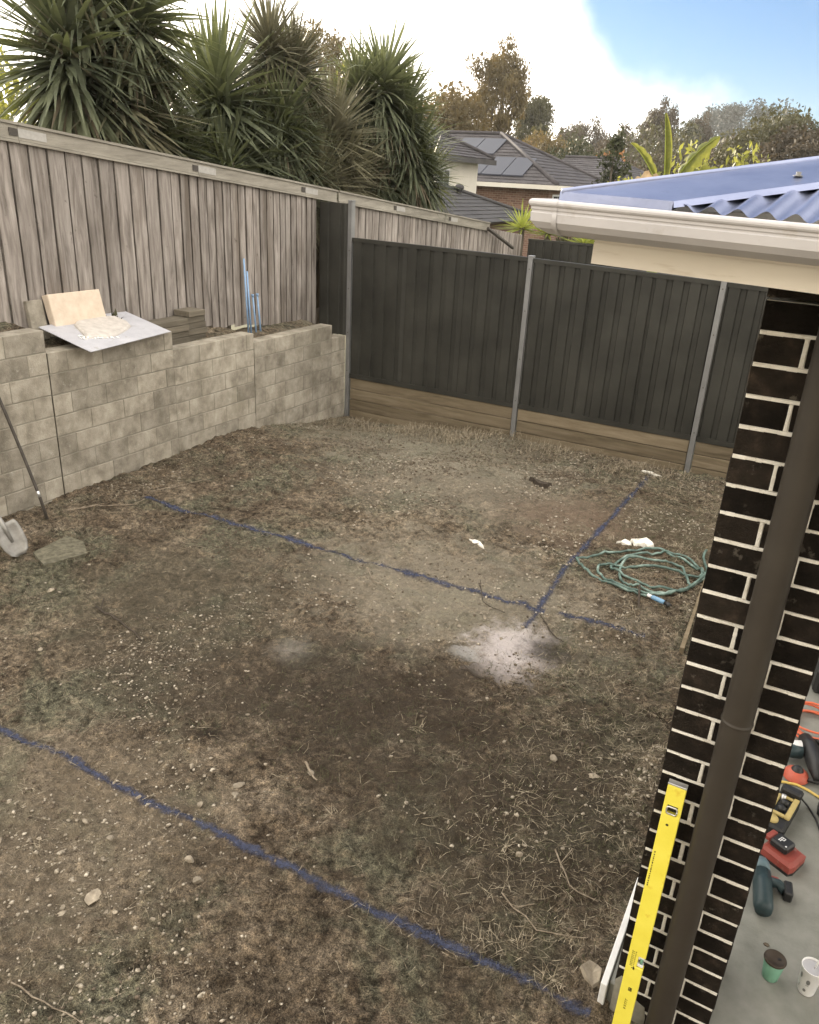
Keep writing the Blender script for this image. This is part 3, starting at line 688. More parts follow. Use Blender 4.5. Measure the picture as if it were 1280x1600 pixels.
# ------------------------------------------------------------------ patio roof corner
def patio_roof():
    root = thing('patio_roof', 'corner of the patio roof with white gutter and galvanised corrugated steel', 'roof', (0, 0, 0))
    XF, YF, XE, YE = -.552, 1.93, 3.0, 5.4      # fascia corner, far ends
    zb, zt = 2.785, 2.90
    # fascia boards with a shallow groove
    f = MB().box((XF, YF, zb), (XE, YF+.02, zb+.048)).box((XF, YF+.003, zb+.048), (XE, YF+.02, zb+.052)).box((XF, YF, zb+.052), (XE, YF+.02, zt))
    f.box((XF, YF+.0202, zb), (XF+.02, YE, zt)); f.build('fascia', M['fascia'], root)
    MB().box((XF+.0205, YF+.0205, zb+.01), (XE, YE, zb+.018)).build('soffit', M['fascia'], root)
    # quad gutter: outline (outward, height), mitred at the corner
    prof = [(0.0, 2.916), (0.0, 2.846), (.050, 2.842), (.080, 2.846), (.102, 2.858), (.113, 2.872), (.1145, 2.890), (.1125, 2.8925), (.1125, 2.8955), (.1145, 2.898), (.1145, 2.903)]
    bead = [(.1145+.0085*math.cos(a)-.003, 2.9115+.0085*math.sin(a)) for a in [R(-70)+R(250)*k/9 for k in range(10)]]
    prof = prof+bead+[(.1095, 2.906), (.108, 2.872), (.098, 2.862), (.078, 2.851), (.05, 2.847), (.004, 2.851), (.003, 2.916)]
    n = len(prof)
    def ring(kind):
        if kind == 'e': return [(XE, YF-d-.001, z) for d, z in prof]
        if kind == 'c': return [(XF-d-.001, YF-d-.001, z) for d, z in prof]
        return [(XF-d-.001, YE, z) for d, z in prof]
    P = ring('e')+ring('c')+ring('r')
    F = [(k*n+i, k*n+(i+1) % n, (k+1)*n+(i+1) % n, (k+1)*n+i) for k in (0, 1) for i in range(n)]
    g = MB().add(P, F).build('gutter', M['gutter'], root, False)
    # corner joiner strap lapping over the gutter
    jp = [(d+.0018, z) for d, z in prof[2:21]]; P = []
    for x in (XF-.060, XF-.048): P += [(x, YF-d-.001, z-(.0015 if i < 5 else 0)) for i, (d, z) in enumerate(jp)]
    m = len(jp); MB().add(P, [(i, i+1, m+i+1, m+i) for i in range(m-1)]).build('gutter_joiner', M['gutter'], root, True)
    # corrugated sheets, front and left slopes
    t = .255; x0, y0, z0 = -.605, 1.862, 2.926; XB = x0-(y0-y0)
    PC = .0555; xs = np.arange(x0, 3.0, PC/10); V = []; F = []
    rows = [0, .15, .4, 1, 2, 2.6]
    def P3(x, s): return (x, y0+s, z0+t*s+.0075*math.cos(2*math.pi*x/PC))
    nx = len(xs)
    for s in rows:
        for x in xs:
            lim = max(0.0, min(s, x-x0-.02)); V.append(P3(x, lim))
    Fq = [(r_*nx+i, r_*nx+i+1, (r_+1)*nx+i+1, (r_+1)*nx+i) for r_ in range(len(rows)-1) for i in range(nx-1)]
    MB().add(V, Fq).build('corrugated_sheet', M['roof'], root, True)
    ys = np.arange(y0, 5.4, PC/10); V = []; ny = len(ys)
    for s in rows:
        for y in ys:
            lim = max(0.0, min(s, y-y0-.02)); V.append((x0+lim, y, z0+t*lim+.0075*math.cos(2*math.pi*y/PC)))
    MB().add(V, [(r_*ny+i, (r_+1)*ny+i, (r_+1)*ny+i+1, r_*ny+i+1) for r_ in range(len(rows)-1) for i in range(ny-1)]).build('corrugated_sheet', M['roof'], root, True)
    # hip flashing: two flat wings folded along the hip with turned down edges
    wd = .252; K = 2.6; lift = .016
    def on(x, y):  # height of the roof planes
        return z0+t*min(x-x0, y-y0)
    A0 = (x0-.0, y0-.0, z0+.020); A1 = (x0+K, y0+K, z0+t*K+.018)
    B0 = (x0+wd, y0-.012, z0+lift-.004); B1 = (x0+K+wd, y0+K, z0+t*K+lift)
    C0 = (x0-.012, y0+wd, z0+lift-.004); C1 = (x0+K, y0+K+wd, z0+t*K+lift)
    F0 = (x0-.012, y0-.012, z0+.012)
    dn = .013
    P = [F0, A1, B0, B1, (B0[0]+.004, B0[1]-.004, B0[2]-dn), (B1[0]+.004, B1[1]-.004, B1[2]-dn), (F0[0], F0[1]-.003, F0[2]-.030), (B0[0], B0[1]-.003, B0[2]-.022)]
    fm = MB().add(P, [(0, 2, 3, 1), (2, 4, 5, 3), (0, 6, 7, 2)])
    P = [F0, A1, C0, C1, (C0[0]-.004, C0[1]+.004, C0[2]-dn), (C1[0]-.004, C1[1]+.004, C1[2]-dn), (F0[0]-.003, F0[1], F0[2]-.030), (C0[0]-.003, C0[1], C0[2]-.022)]
    fm.add(P, [(0, 1, 3, 2), (2, 3, 5, 4), (0, 2, 7, 6)])
    hf = fm.build('hip_flashing', M['roof'], root)
    hp = [(x0-.01+k*K/8, y0-.01+k*K/8, z0+.012+t*K*k/8) for k in range(9)]
    MB().tube(hp, .007, 8).build('hip_roll', M['roof'], root, True)
    for k in range(4):
        cx, cy = -.178+.62*k, 2.105+.62*k; cz = on(cx, cy)+.017
        MB().lathe([(.010, 0), (.010, .002), (.0055, .0025), (.0055, .009), (.0001, .0095)], 8, (cx, cy, cz)).build('roof_screw', M['post'], root)
    pv = Matrix.Translation((XF, YF, 2.90))
    root.matrix_world = pv @ Matrix.Rotation(R(-8), 4, 'Z') @ Matrix.Rotation(R(1.3), 4, 'Y') @ pv.inverted()
patio_roof()

# ------------------------------------------------------------------ things on the wall top
def mortar_sheet():
    Fp, Rp, Lp = Vector((-5.823, 4.845, 1.372)), Vector((-5.997, 6.009, 1.378)), Vector((-6.47, 4.83, 1.512)); 
    u = Rp-Fp; v = Lp-Fp; nn = u.cross(v).normalized(); nn = nn if nn.z > 0 else -nn
    root = thing('mortar_sheet', 'pale grey sheet with a slab of dried mortar lying tilted on the block wall', 'sheet', Fp)
    P = [Vector(), u, u+v, v]; P2 = [p+nn*.006 for p in P]
    MB().add(P+P2, [(3, 2, 1, 0), (4, 5, 6, 7)]+[(i, (i+1) % 4, 4+(i+1) % 4, 4+i) for i in range(4)]).build('sheet', M['sheet'], root)
    # dried mortar heap, uneven outline
    out = [(.22, .55), (.16, .38), (.24, .33), (.33, .25), (.46, .25), (.62, .33), (.74, .42), (.80, .58), (.78, .80), (.62, .93), (.40, .95), (.28, .82)]
    def pt(s, t_, h): return u*s+v*t_+nn*h
    c = (.5, .6); P = []
    lv = [(1, .006), (.97, .022), (.88, .034), (.5, .040), (.05, .041)]
    for k, h in lv: P += [pt(c[0]+(s-c[0])*k+random.uniform(-.006, .006), c[1]+(t_-c[1])*k, h+random.uniform(-.003, .003)) for s, t_ in out]
    n = len(out); F = [(j*n+i, j*n+(i+1) % n, (j+1)*n+(i+1) % n, (j+1)*n+i) for j in range(len(lv)-1) for i in range(n)]+[tuple(range((len(lv)-1)*n, len(lv)*n))]
    MB().add(P, F).build('dried_mortar', M['plaster'], root)
    cr = MB()
    for _ in range(46):
        a = random.random(); s = .15+.28*a+random.uniform(-.04, .02); t_ = .46-.2*a+random.uniform(-.1, .05); r = random.uniform(.004, .012)
        p = pt(s, t_, .006); cr.box((p.x-r, p.y-r, p.z), (p.x+r, p.y+r, p.z+r*1.4), ch=r*.4)
    o = cr.build('mortar_crumbs', M['white'], root); o['kind'] = 'stuff'
mortar_sheet()
Mx = Matrix.Translation((-6.50, 4.99, 1.42)) @ Matrix.Rotation(R(-14), 4, 'Y') @ Matrix.Rotation(R(2), 4, 'Z')
tag(MB().box((0, 0, 0), (.085, .62, .36), Mx, .006).build('concrete_paver', M['paver']), 'cream concrete paver leaning against the paling fence behind the grey sheet', 'paver')
Mx = Matrix.Translation((-6.55, 4.80, 1.38)) @ Matrix.Rotation(R(-9), 4, 'Y')
tag(MB().box((0, 0, 0), (.05, .17, .36), Mx, .005).build('concrete_offcut', M['block']), 'dull grey concrete piece leaning on the fence left of the cream paver', 'paver')
k = 0
for (y0, y1, n, xo) in ((6.13, 6.62, 4, 0), (6.64, 6.93, 5, -.03)):
    for j in range(n):
        a = random.uniform(-.03, .03)
        ob = MB().box((-6.55+xo, y0+a, 1.14+j*.066), (-6.33+xo+random.uniform(-.015, .015), y1+random.uniform(-.02, .01), 1.14+j*.066+.063), ch=.004).build('timber_offcut', M['offcut'])
        wh = ('nearer, lower', 'farther, taller')[n == 5]; lv = ('bottom', 'second lowest', 'third from the bottom', 'top' if n == 4 else 'second from the top', 'top')[j]
        tag(ob, f'dark timber offcut, {lv} in the {wh} stack by the palings', 'timber offcut', 'timber offcuts stacked on the wall')
# blue plastic pipes standing against the palings
def bpipe(y, z0, z1, x, lab, caps=False):
    root = thing('plastic_pipe', lab, 'pipe', (x, y, z0))
    MB().tube([(0.03, 0, 0), (-.02, .01, z1-z0)], .011, 10).build('pipe', M['bluepipe'], root, True)
    if caps: MB().tube([(-.021, .01, z1-z0-.005), (-.022, .01, z1-z0+.025)], .018, 10).build('cap', M['bluepipe'], root, True)
bpipe(7.83, 1.03, 1.95, -6.52, 'tallest pale blue plastic pipe standing against the palings')
bpipe(7.87, 1.03, 1.80, -6.51, 'pale blue plastic pipe close beside the tallest one at the palings')
bpipe(7.98, 1.03, 1.49, -6.52, 'short capped blue pipe at the palings, the nearer of two to the tall pipes', True)
bpipe(8.07, 1.03, 1.49, -6.52, 'short capped blue pipe at the palings, farther from the tall pipes', True)
# small weed by the fence
def weed(x, y, z, s, lab):
    P = []; F = []
    for _ in range(26):
        a = random.uniform(0, 6.3); e = random.uniform(.3, 1.3); r = random.uniform(.3, 1)*s; b0 = Vector((x, y, z+random.uniform(0, .3)*s))
        d = Vector((math.cos(a)*math.cos(e), math.sin(a)*math.cos(e), math.sin(e)))*r; sd = d.cross(Vector((0, 0, 1))).normalized()*s*.09
        i = len(P); P += [b0, b0+d*.6+sd, b0+d, b0+d*.6-sd]; F.append((i, i+1, i+2, i+3))
    tag(MB().add(P, F).build('weed', M['greengrass']), lab, 'weed')
weed(-6.52, 5.78, 1.38, .2, 'small green weed growing by the palings between paver and timber stack')
weed(-2.32, .98, g1(-2.32, .98), .16, 'low rosette weed on the soil in the near corner of the yard')

# ------------------------------------------------------------------ tools by the wall
pts = [(-5.735, 4.13, -.05), (-5.80, 4.12, .22), (-5.90, 4.10, .55), (-6.0, 4.07, .9), (-6.06, 4.03, 1.18), (-6.085, 4.0, 1.38)]
root = thing('crowbar', 'long dark iron bar leaning against the block wall', 'crowbar', pts[0])
MB().tube([tuple(np.subtract(p, pts[0])) for p in pts], [.013, .0135, .0135, .0135, .0135, .013], 10).build('bar', M['ironbar'], root, True)
a_, b_ = Vector(pts[1])-Vector(pts[0]), Vector(pts[2])-Vector(pts[0])
MB().tube([a_*1.0, a_+(b_-a_)*.16], .0142, 10).build('worn_band', M['silver'], root, True)
def shovel():
    B = Vector((-5.36, 3.56, .0)); T = Vector((-6.06, 3.42, 1.30)); root = thing('shovel', 'worn steel shovel leaning against the block wall with its blade down', 'shovel', B)
    ax = (T-B).normalized(); side = Vector((.25, 1, 0)); side = (side-ax*side.dot(ax)).normalized(); nr = ax.cross(side); nr = nr if nr.x > 0 else -nr
    P = []; F = []; rows = [(0, .035, 0), (.03, .075, 0), (.09, .098, .004), (.18, .105, .01), (.25, .10, .018), (.285, .085, .024)]; m = 8
    for th in (0, .004):
        for l, wd, dp in rows:
            for k in range(m+1):
                s = -1+2*k/m; P.append(ax*l+side*s*wd+nr*(.03*s*s+dp*.6+th))
    q = m+1; nn = len(rows)*q
    for r_ in range(len(rows)-1):
        for k in range(m):
            i = r_*q+k; F.append((i, i+1, i+q+1, i+q)); F.append((nn+i, nn+i+q, nn+i+q+1, nn+i+1))
    rim = [r_*q for r_ in range(len(rows))]+[(len(rows)-1)*q+k for k in range(1, q)]+[r_*q+m for r_ in range(len(rows)-2, -1, -1)]+[k for k in range(m-1, 0, -1)]
    F += [(rim[i], rim[(i+1) % len(rim)], nn+rim[(i+1) % len(rim)], nn+rim[i]) for i in range(len(rim))]
    MB().add(P, F).build('blade', M['spade'], root, True)
    L = (T-B).length
    MB().tube([ax*.12+nr*.012, ax*.27+nr*.016, ax*.40+nr*.014], [.012, .021, .019], 12).build('socket', M['spade'], root, True)
    MB().tube([ax*.38+nr*.014, ax*.8+nr*.012, ax*L], .0165, 12).build('handle', M['offcut'], root, True)
shovel()
tag(MB().prism([(-5.02, 3.52), (-5.28, 3.62), (-5.32, 3.98), (-5.12, 3.98), (-4.92, 3.85)], g1(-5.1, 3.8)-.03, g1(-5.1, 3.8)+.014).build('turf_board', M['mossboard']), 'flat mossy greenish board lying on the soil near the shovel', 'board')

# ------------------------------------------------------------------ hose
def hose():
    root = thing('garden_hose', 'green garden hose lying in loose coils beside the brick pier', 'hose', (-1.03, 6.2, 0))
    way = [(-0.848, 5.771), (-0.999, 5.764), (-1.142, 5.788), (-1.255, 5.836), (-1.377, 5.906), (-1.484, 6.048), (-1.537, 6.165), (-1.398, 6.332), (-1.249, 6.493), (-1.023, 6.709), (-0.881, 6.688), (-0.732, 6.618), (-0.554, 6.466), (-0.506, 6.382), (-0.557, 6.207), (-0.622, 6.042), (-0.695, 5.933), (-0.822, 5.907), (-0.969, 5.954), (-1.14, 6.041), (-1.223, 6.085), (-1.231, 6.152), (-1.193, 6.359), (-1.103, 6.506), (-0.966, 6.644), (-0.853, 6.707), (-0.724, 6.681), (-0.597, 6.544), (-0.54, 6.41), (-0.579, 6.332), (-0.673, 6.307), (-0.866, 6.281), (-1.019, 6.243), (-1.17, 6.194), (-1.281, 6.105), (-1.318, 6.02), (-1.286, 5.942), (-1.176, 5.839), (-1.073, 5.786), (-0.95, 5.797), (-0.803, 5.82), (-0.707, 5.854), (-0.609, 6.026), (-0.583, 6.14), (-0.625, 6.237), (-0.668, 6.336), (-0.744, 6.471), (-0.833, 6.507), (-0.945, 6.458), (-1.091, 6.372), (-1.168, 6.264), (-1.146, 6.063), (-1.078, 5.88), (-1.002, 5.853), (-0.929, 5.871), (-0.771, 5.846), (-0.663, 5.872), (-0.544, 6.241), (-0.516, 6.519), (-0.587, 6.746), (-0.587, 6.965)]
    allp = []; n = len(way)
    for i in range(n-1):
        q = [Vector(way[max(0, min(n-1, i+k))]) for k in (-1, 0, 1, 2)]
        for t in (0, .25, .5, .75):
            p = .5*((2*q[1])+(q[2]-q[0])*t+(2*q[0]-5*q[1]+4*q[2]-q[3])*t*t+(3*q[1]-q[0]-3*q[2]+q[3])*t**3)
            allp.append((p.x+1.03, p.y-6.2, g1(p.x, p.y)+.016+.012*(i/n)+.010*math.sin(i*1.7+t)))
    MB().tube(allp, .0112, 8).build('hose', M['hose'], root, True)
    p0 = Vector((.185, -.432, g1(-.85, 5.77)+.028)); d = Vector((.80, -.30, 0)).normalized()
    MB().tube([p0, p0+d*.035], .014, 12).build('collar', M['whiteplastic'], root, True)
    MB().tube([p0+d*.036, p0+d*.05, p0+d*.13, p0+d*.15], [.013, .018, .019, .015], 12).build('nozzle_grip', M['nozzle'], root, True)
    MB().tube([p0+d*.151, p0+d*.18, p0+d*.2+Vector((0, -.015, -.004))], [.014, .018, .02], 12).build('nozzle_head', M['black'], root, True)
hose()
tag(MB().tube([(-.935, 5.86, g1(-.93, 5.86)+.035), (-.87, 5.6, g1(-.87, 5.6)+.012), (-.81, 5.37, g1(-.81, 5.37)+.006)], .010, 8).build('stick', M['darktwig']), 'dark straight stick lying at the near side of the hose coil', 'stick')
def scrap(pts, h, name, mat, lab, cat):
    n = len(pts); cx = sum(p[0] for p in pts)/n; cy = sum(p[1] for p in pts)/n
    P = [(x, y, g1(x, y)-.004) for x, y in pts]+[(cx+(x-cx)*.9, cy+(y-cy)*.9, g1(x, y)+h*random.uniform(.5, 1.1)) for x, y in pts]+[(cx, cy, g1(cx, cy)+h*.8)]
    F = [(i, (i+1) % n, n+(i+1) % n, n+i) for i in range(n)]+[(n+i, n+(i+1) % n, 2*n) for i in range(n)]
    tag(MB().add(P, F).build(name, mat), lab, cat)
def blobpoly(cx, cy, rx, ry, n=9, j=.3, rot=0):
    out = []
    for k in range(n):
        a = 2*math.pi*k/n; r = 1+random.uniform(-j, j); x, y = rx*r*math.cos(a), ry*r*math.sin(a)
        out.append((cx+x*math.cos(rot)-y*math.sin(rot), cy+x*math.sin(rot)+y*math.cos(rot)))
    return out
scrap(blobpoly(-1.14, 6.80, .11, .07, 10, .4), .035, 'paper_scrap', M['paper'], 'crumpled white paper scrap lying behind the hose coil', 'scrap')
scrap(blobpoly(-1.28, 6.72, .06, .03, 8, .4), .02, 'paper_scrap', M['paper'], 'small pale paper scrap left of the crumpled one by the hose', 'scrap')
scrap(blobpoly(-2.40, 5.94, .10, .035, 8, .4, -.6), .012, 'plastic_scrap', M['paper'], 'narrow pale scrap lying on soil in the middle of the yard', 'scrap')
scrap(blobpoly(-2.50, 7.86, .14, .07, 8, .35), .05, 'bark_piece', M['darktwig'], 'dark piece of bark lying on the soil before the steel fence', 'bark')
scrap([(-.335, 2.365), (-.30, 2.335), (-.265, 2.325), (-.245, 2.36), (-.25, 2.405), (-.275, 2.425), (-.31, 2.415)], .022, 'stone_slab', M['stone'], 'flat pale broken stone beside the white edging board', 'stone')
scrap(blobpoly(-1.55, 9.1, .12, .02, 8, .3), .02, 'paper_scrap', M['paper'], 'thin white scrap lying at the foot of the sleepers', 'scrap')
def twig(pts, r, lab, mat='twig', side=True):
    r = r*.75; q4 = []
    for (a, b_), (c, d) in zip(pts, pts[1:]): q4 += [(a+(c-a)*t+random.uniform(-.006, .006), b_+(d-b_)*t+random.uniform(-.006, .006)) for t in (0, .34, .67)]
    pts = q4+[pts[-1]]
    P = [(x, y, g1(x, y)+r+.004+.01*random.random()) for x, y in pts]
    mb = MB().tube(P, [r*(1-.5*i/(len(P)-1)) for i in range(len(P))], 6)
    if side and len(P) > 2:
        q = Vector(P[1]); mb.tube([q, q+Vector((random.uniform(-.1, .1), random.uniform(.03, .12), .015))], r*.6, 5)
    tag(mb.build('twig', M[mat]), lab, 'twig')
twig([(-4.24, 3.33), (-4.03, 3.275), (-3.83, 3.225), (-3.62, 3.165)], .013, 'brown twig lying on the left part of the yard soil', 'darktwig')
twig([(-5.75, 4.35), (-5.62, 4.55), (-5.45, 4.62), (-5.33, 4.86)], .009, 'pale bent twig lying at the foot of the block wall by the iron bar')
twig([(-5.5, 5.1), (-5.38, 5.3), (-5.40, 5.55), (-5.3, 5.75)], .008, 'pale twig lying where the blue line starts by the block wall')
twig([(-2.22, 1.16), (-2.05, 1.17), (-1.9, 1.19), (-1.78, 1.21)], .0045, 'thin straight pale stem lying in the near corner of the yard', side=False)
twig([(-1.66, 4.06), (-1.52, 4.02), (-1.38, 4.03)], .008, 'short dark twig lying below the white dust patch', 'darktwig')
twig([(-1.42, 4.96), (-1.30, 4.82), (-1.2, 4.76)], .009, 'dark twig lying below the meeting of the blue lines', 'darktwig')
twig([(-2.05, 5.2), (-1.9, 4.95), (-1.7, 4.9)], .006, 'thin dark twig lying on pale dusty soil above the white patch', 'darktwig')
twig([(-2.9, 4.9), (-2.75, 4.75), (-2.5, 4.66)], .007, 'crooked twig lying on dusty soil below the long blue line')
twig([(-1.98, 2.76), (-1.92, 2.71), (-1.86, 2.69)], .011, 'short thick pale stick lying on gravelly soil above the near blue line', side=False)
twig([(-.62, 2.9), (-.5, 2.75), (-.36, 2.72)], .006, 'pale forked twig lying in dry grass beside the pier')
twig([(-.75, 2.55), (-.55, 2.45), (-.35, 2.52)], .005, 'thin pale twig lying just above the flat broken stone')

# ------------------------------------------------------------------ loose ground cover
_ico = bmesh.new(); bmesh.ops.create_icosphere(_ico, subdivisions=1, radius=1); _iv = np.array([v.co[:] for v in _ico.verts]); _if = np.array([[v.index for v in f.verts] for f in _ico.faces]); _ico.free()
def scatter_xy(n, xr, yr, dens):
    out = np.zeros((0, 2))
    while len(out) < n:
        p = np.stack([RNG.uniform(*xr, n*2), RNG.uniform(*yr, n*2)], -1)
        p = p[RNG.random(len(p)) < dens(p[:, 0], p[:, 1])]; out = np.concatenate([out, p])
    return out[:n]
def pebbles(name, n, dens, smin, smax, mat, sink=.3):
    p = scatter_xy(n, (-6.05, -.24), (.7, 9.4), dens); s = smin*(smax/smin)**(RNG.random(n)**2.2)
    s = s*(.75+.09*p[:, 1])          # only a few tiny ones survive far off
    sc = s[:, None]*RNG.uniform([.7, .7, .4], [1.5, 1.1, .8], (n, 3)); a = RNG.uniform(0, 6.28, n)
    V = _iv[None]*(1+RNG.uniform(-.28, .28, (n, len(_iv), 1)))*sc[:, None]
    c, s_ = np.cos(a)[:, None], np.sin(a)[:, None]
    X = V[..., 0]*c-V[..., 1]*s_+p[:, :1]; Y = V[..., 0]*s_+V[..., 1]*c+p[:, 1:]; Z = V[..., 2]+gh(p[:, 0], p[:, 1])[:, None]+sc[:, 2:]*(1-2*sink)
    F = (_if[None]+len(_iv)*np.arange(n)[:, None, None]).reshape(-1, 3)
    o = bpy.data.objects.new(name, mesh_np(name, np.stack([X, Y, Z], -1), F, mat)); lk(o); tag(o, kind='stuff')
def dpeb(x, y):
    return np.clip(.05+1.5*(vnoise(x+31, y+4, 1.3)-.50)*1.7+.7*(vnoise(x+2, y+14, 4.1)-.5)+.8*np.exp(-((x+2.4)**2+(y-2.2)**2)/.5)+.5*np.exp(-((x+1.7)**2+(y-2.75)**2)/.2)+.5*sstep(-x, 5.3, 6), .025, 1)*np.where(y < 4, 1, .55)
pebbles('gravel', 12000, dpeb, .0022, .0125, M['pebble'])
pebbles('soil_clods_rubble', 20000, lambda x, y: np.clip(.25+1.8*(vnoise(x+3, y+40, 1.7)-.45), .05, 1), .0025, .0125, M['clod'], .35)
# stones big enough to tell apart
def stones():
    meshes = []
    for v in range(6):
        bm = bmesh.new(); bmesh.ops.create_icosphere(bm, subdivisions=2, radius=1)
        rr = np.random.default_rng(v+50)
        nrm = rr.normal(size=(7, 3)); nrm /= np.linalg.norm(nrm, axis=1)[:, None]; cut = rr.uniform(.42, .8, 7)
        for vv in bm.verts:
            c = np.array(vv.co)
            for q, t_ in zip(nrm, cut):
                d = c@q
                if d > t_: c = c-q*(d-t_)*.9
            vv.co = Vector(c*(1+rr.uniform(-.09, .09)))
        me = bpy.data.meshes.new('stone'); bm.to_mesh(me); bm.free(); me.materials.append(M['stone']); meshes.append(me)
    for k in range(100):
        if k < 55: p = scatter_xy(1, (-3.6, -.5), (1.2, 3.4), dpeb)[0]
        else: p = scatter_xy(1, (-5.9, -.35), (2.5, 9.0), dpeb)[0]
        s = random.uniform(.008, .019)*(1 if p[1] < 3.5 else 1.3)
        o = inst('stone', random.choice(meshes), None, (p[0], p[1], g1(*p)+s*.15), (random.uniform(-.3, .3), random.uniform(-.3, .3), random.uniform(0, 6)), (s*random.uniform(.9, 1.6), s, s*random.uniform(.45, .75)))
        tag(o, 'pale stone lying loose on the bare brown soil', 'stone', 'pale stones scattered over the yard soil')
    for (x, y, s, fl, lab) in ((-1.94, 1.89, .024, .7, 'largest rounded stone on the soil below the near blue line'), (-2.28, 1.60, .035, .3, 'broad flat pale stone half sunk in the near soil'),
                               (-1.93, 2.72, .024, .4, 'flat brown stone above the near blue line'), (-2.2, 2.47, .026, .4, 'tan flat stone lying just above the near blue line'),
                               (-.62, 3.52, .032, .7, 'grey stone in the dry grass beside the pier'), (-.85, 3.55, .026, .7, 'whitish stone in the dry grass left of the grey one'), (-2.05, 1.95, .022, .7, 'white chip of stone next to the largest rounded stone'),
                               (-4.72, 3.34, .028, .7, 'white pebble lying alone on the left side of the yard')):
        o = inst('stone', random.choice(meshes), None, (x, y, g1(x, y)+s*.15), (0, 0, random.uniform(0, 6)), (s*1.35, s, s*fl)); tag(o, lab, 'stone')
stones()
def blades(name, n, dens, lmin, lmax, wd, mat, up, yr=(.7, 9.45)):
    p = scatter_xy(n, (-6.08, -.23), yr, dens); L = RNG.uniform(lmin, lmax, n); a = RNG.uniform(0, 6.28, n)
    e = RNG.uniform(up[0], up[1], n); w_ = wd*RNG.uniform(.6, 1.3, n)*(.8+.07*p[:, 1]); cv = RNG.uniform(-.5, .5, n)
    base = np.stack([p[:, 0], p[:, 1], gh(p[:, 0], p[:, 1])+.004], -1)
    P = []
    for k, t in enumerate((0, .5, 1)):
        aa = a+cv*t; d = np.stack([np.cos(aa)*np.cos(e), np.sin(aa)*np.cos(e), np.sin(e)*(1-.35*t)], -1)
        c = base+d*(L*t)[:, None]
        zz = gh(c[:, 0], c[:, 1])+.005; c[:, 2] = np.maximum(c[:, 2], zz)
        sd = np.stack([-np.sin(aa), np.cos(aa), 0*aa+.3], -1)*(w_*(1, .8, .25)[k])[:, None]
        P += [c-sd, c+sd]
    V = np.stack(P, 1); q = 6*np.arange(n)[:, None]
    F = np.concatenate([q+np.array([[0, 1, 3, 2]]), q+np.array([[2, 3, 5, 4]])])
    o = bpy.data.objects.new(name, mesh_np(name, V, F, mat)); lk(o); tag(o, kind='stuff')
def dstraw(x, y):
    side = sstep(x, -1.5, -.45)*sstep(y, 1.9, 2.6)
    fence = sstep(y, 8.0, 9.0)*sstep(-x, .5, 2.5); wall = sstep(-x, 5.2, 6)
    return np.clip(.06+.5*np.clip(vnoise(x+11, y+7, 1.1)-.45, 0, 1)+.8*side*np.clip(vnoise(x+5, y, 2.2)*1.6-.2, .1, 1)+.55*fence+.35*wall, 0, 1)
blades('dry_grass', 17000, dstraw, .02, .11, .0009, M['straw'], (-.05, .35))
blades('dry_grass_tufts_grass', 2600, lambda x, y: np.clip(1.3*sstep(y, 8.4, 9.2)*(vnoise(x, y, 2.5)-.3)*sstep(-x, .8, 2.6), 0, 1), .06, .2, .0016, M['straw'], (.6, 1.45), (8.2, 9.45))
blades('green_grass', 16000, lambda x, y: np.clip(1.6*(vnoise(x+21, y+3, .8)-.45)+.5*sstep(x, -1.6, -.6)*sstep(y, 2.2, 3)+.3*sstep(-x, 4.4, 5.4)+.3*sstep(y, 6.5, 8), .02, 1), .015, .05, .0012, M['greengrass'], (.2, 1.2))

def tufts(name, nt_, dens, per, hmax, mat, spread):
    c = scatter_xy(nt_, (-6.0, -.3), (1.4, 9.42), dens); n = nt_*per; p = np.repeat(c, per, 0)+RNG.normal(0, spread, (n, 2)); p[:, 0] = np.clip(p[:, 0], -6.06, -.24); p[:, 1] = np.clip(p[:, 1], 1, 9.44)
    L = np.repeat(RNG.uniform(.35, 1, nt_), per)*hmax*RNG.uniform(.4, 1.1, n); a = RNG.uniform(0, 6.28, n); e0 = RNG.uniform(.5, 1.5, n); P = []
    c0 = np.stack([p[:, 0], p[:, 1], gh(p[:, 0], p[:, 1])-.004], -1)
    for k in range(4):
        e = e0-.35*k; d = np.stack([np.cos(a)*np.cos(e), np.sin(a)*np.cos(e), np.sin(e)], -1)
        if k: c0 = c0+d*(L/3)[:, None]; c0[:, 2] = np.maximum(c0[:, 2], gh(c0[:, 0], c0[:, 1])+.003)
        sd = np.stack([-np.sin(a), np.cos(a), 0*a], -1)*.0014*(1, .9, .6, .15)[k]*(.85+.07*p[:, 1:2]); P += [c0-sd, c0+sd]
    V = np.stack(P, 1); q = 8*np.arange(n)[:, None]; F = np.concatenate([q+np.array([[2*j, 2*j+1, 2*j+3, 2*j+2]]) for j in range(3)])
    o = bpy.data.objects.new(name, mesh_np(name, V, F, mat)); lk(o); tag(o, kind='stuff')
def dedge(x, y): return np.clip(.7*sstep(x, -1.3, -.5)*sstep(y, 2.0, 2.6)+.9*sstep(y, 8.3, 9.1)+.25*sstep(-x, 5.3, 5.9)+.02+.25*sstep(x, -2.2, -1.2)*sstep(y, 6, 7), 0, 1)*np.clip(vnoise(x+17, y+2, 1.9)*1.8-.3, .05, 1)
tufts('weed_tufts_grass', 420, dedge, 22, .085, M['straw'], .022)
tufts('green_weed_tufts_grass', 420, lambda x, y: np.clip(dedge(x, y)+.12*np.clip(vnoise(x+21, y+3, .8)*2-.8, 0, 1), 0, 1), 20, .05, M['greengrass'], .03)
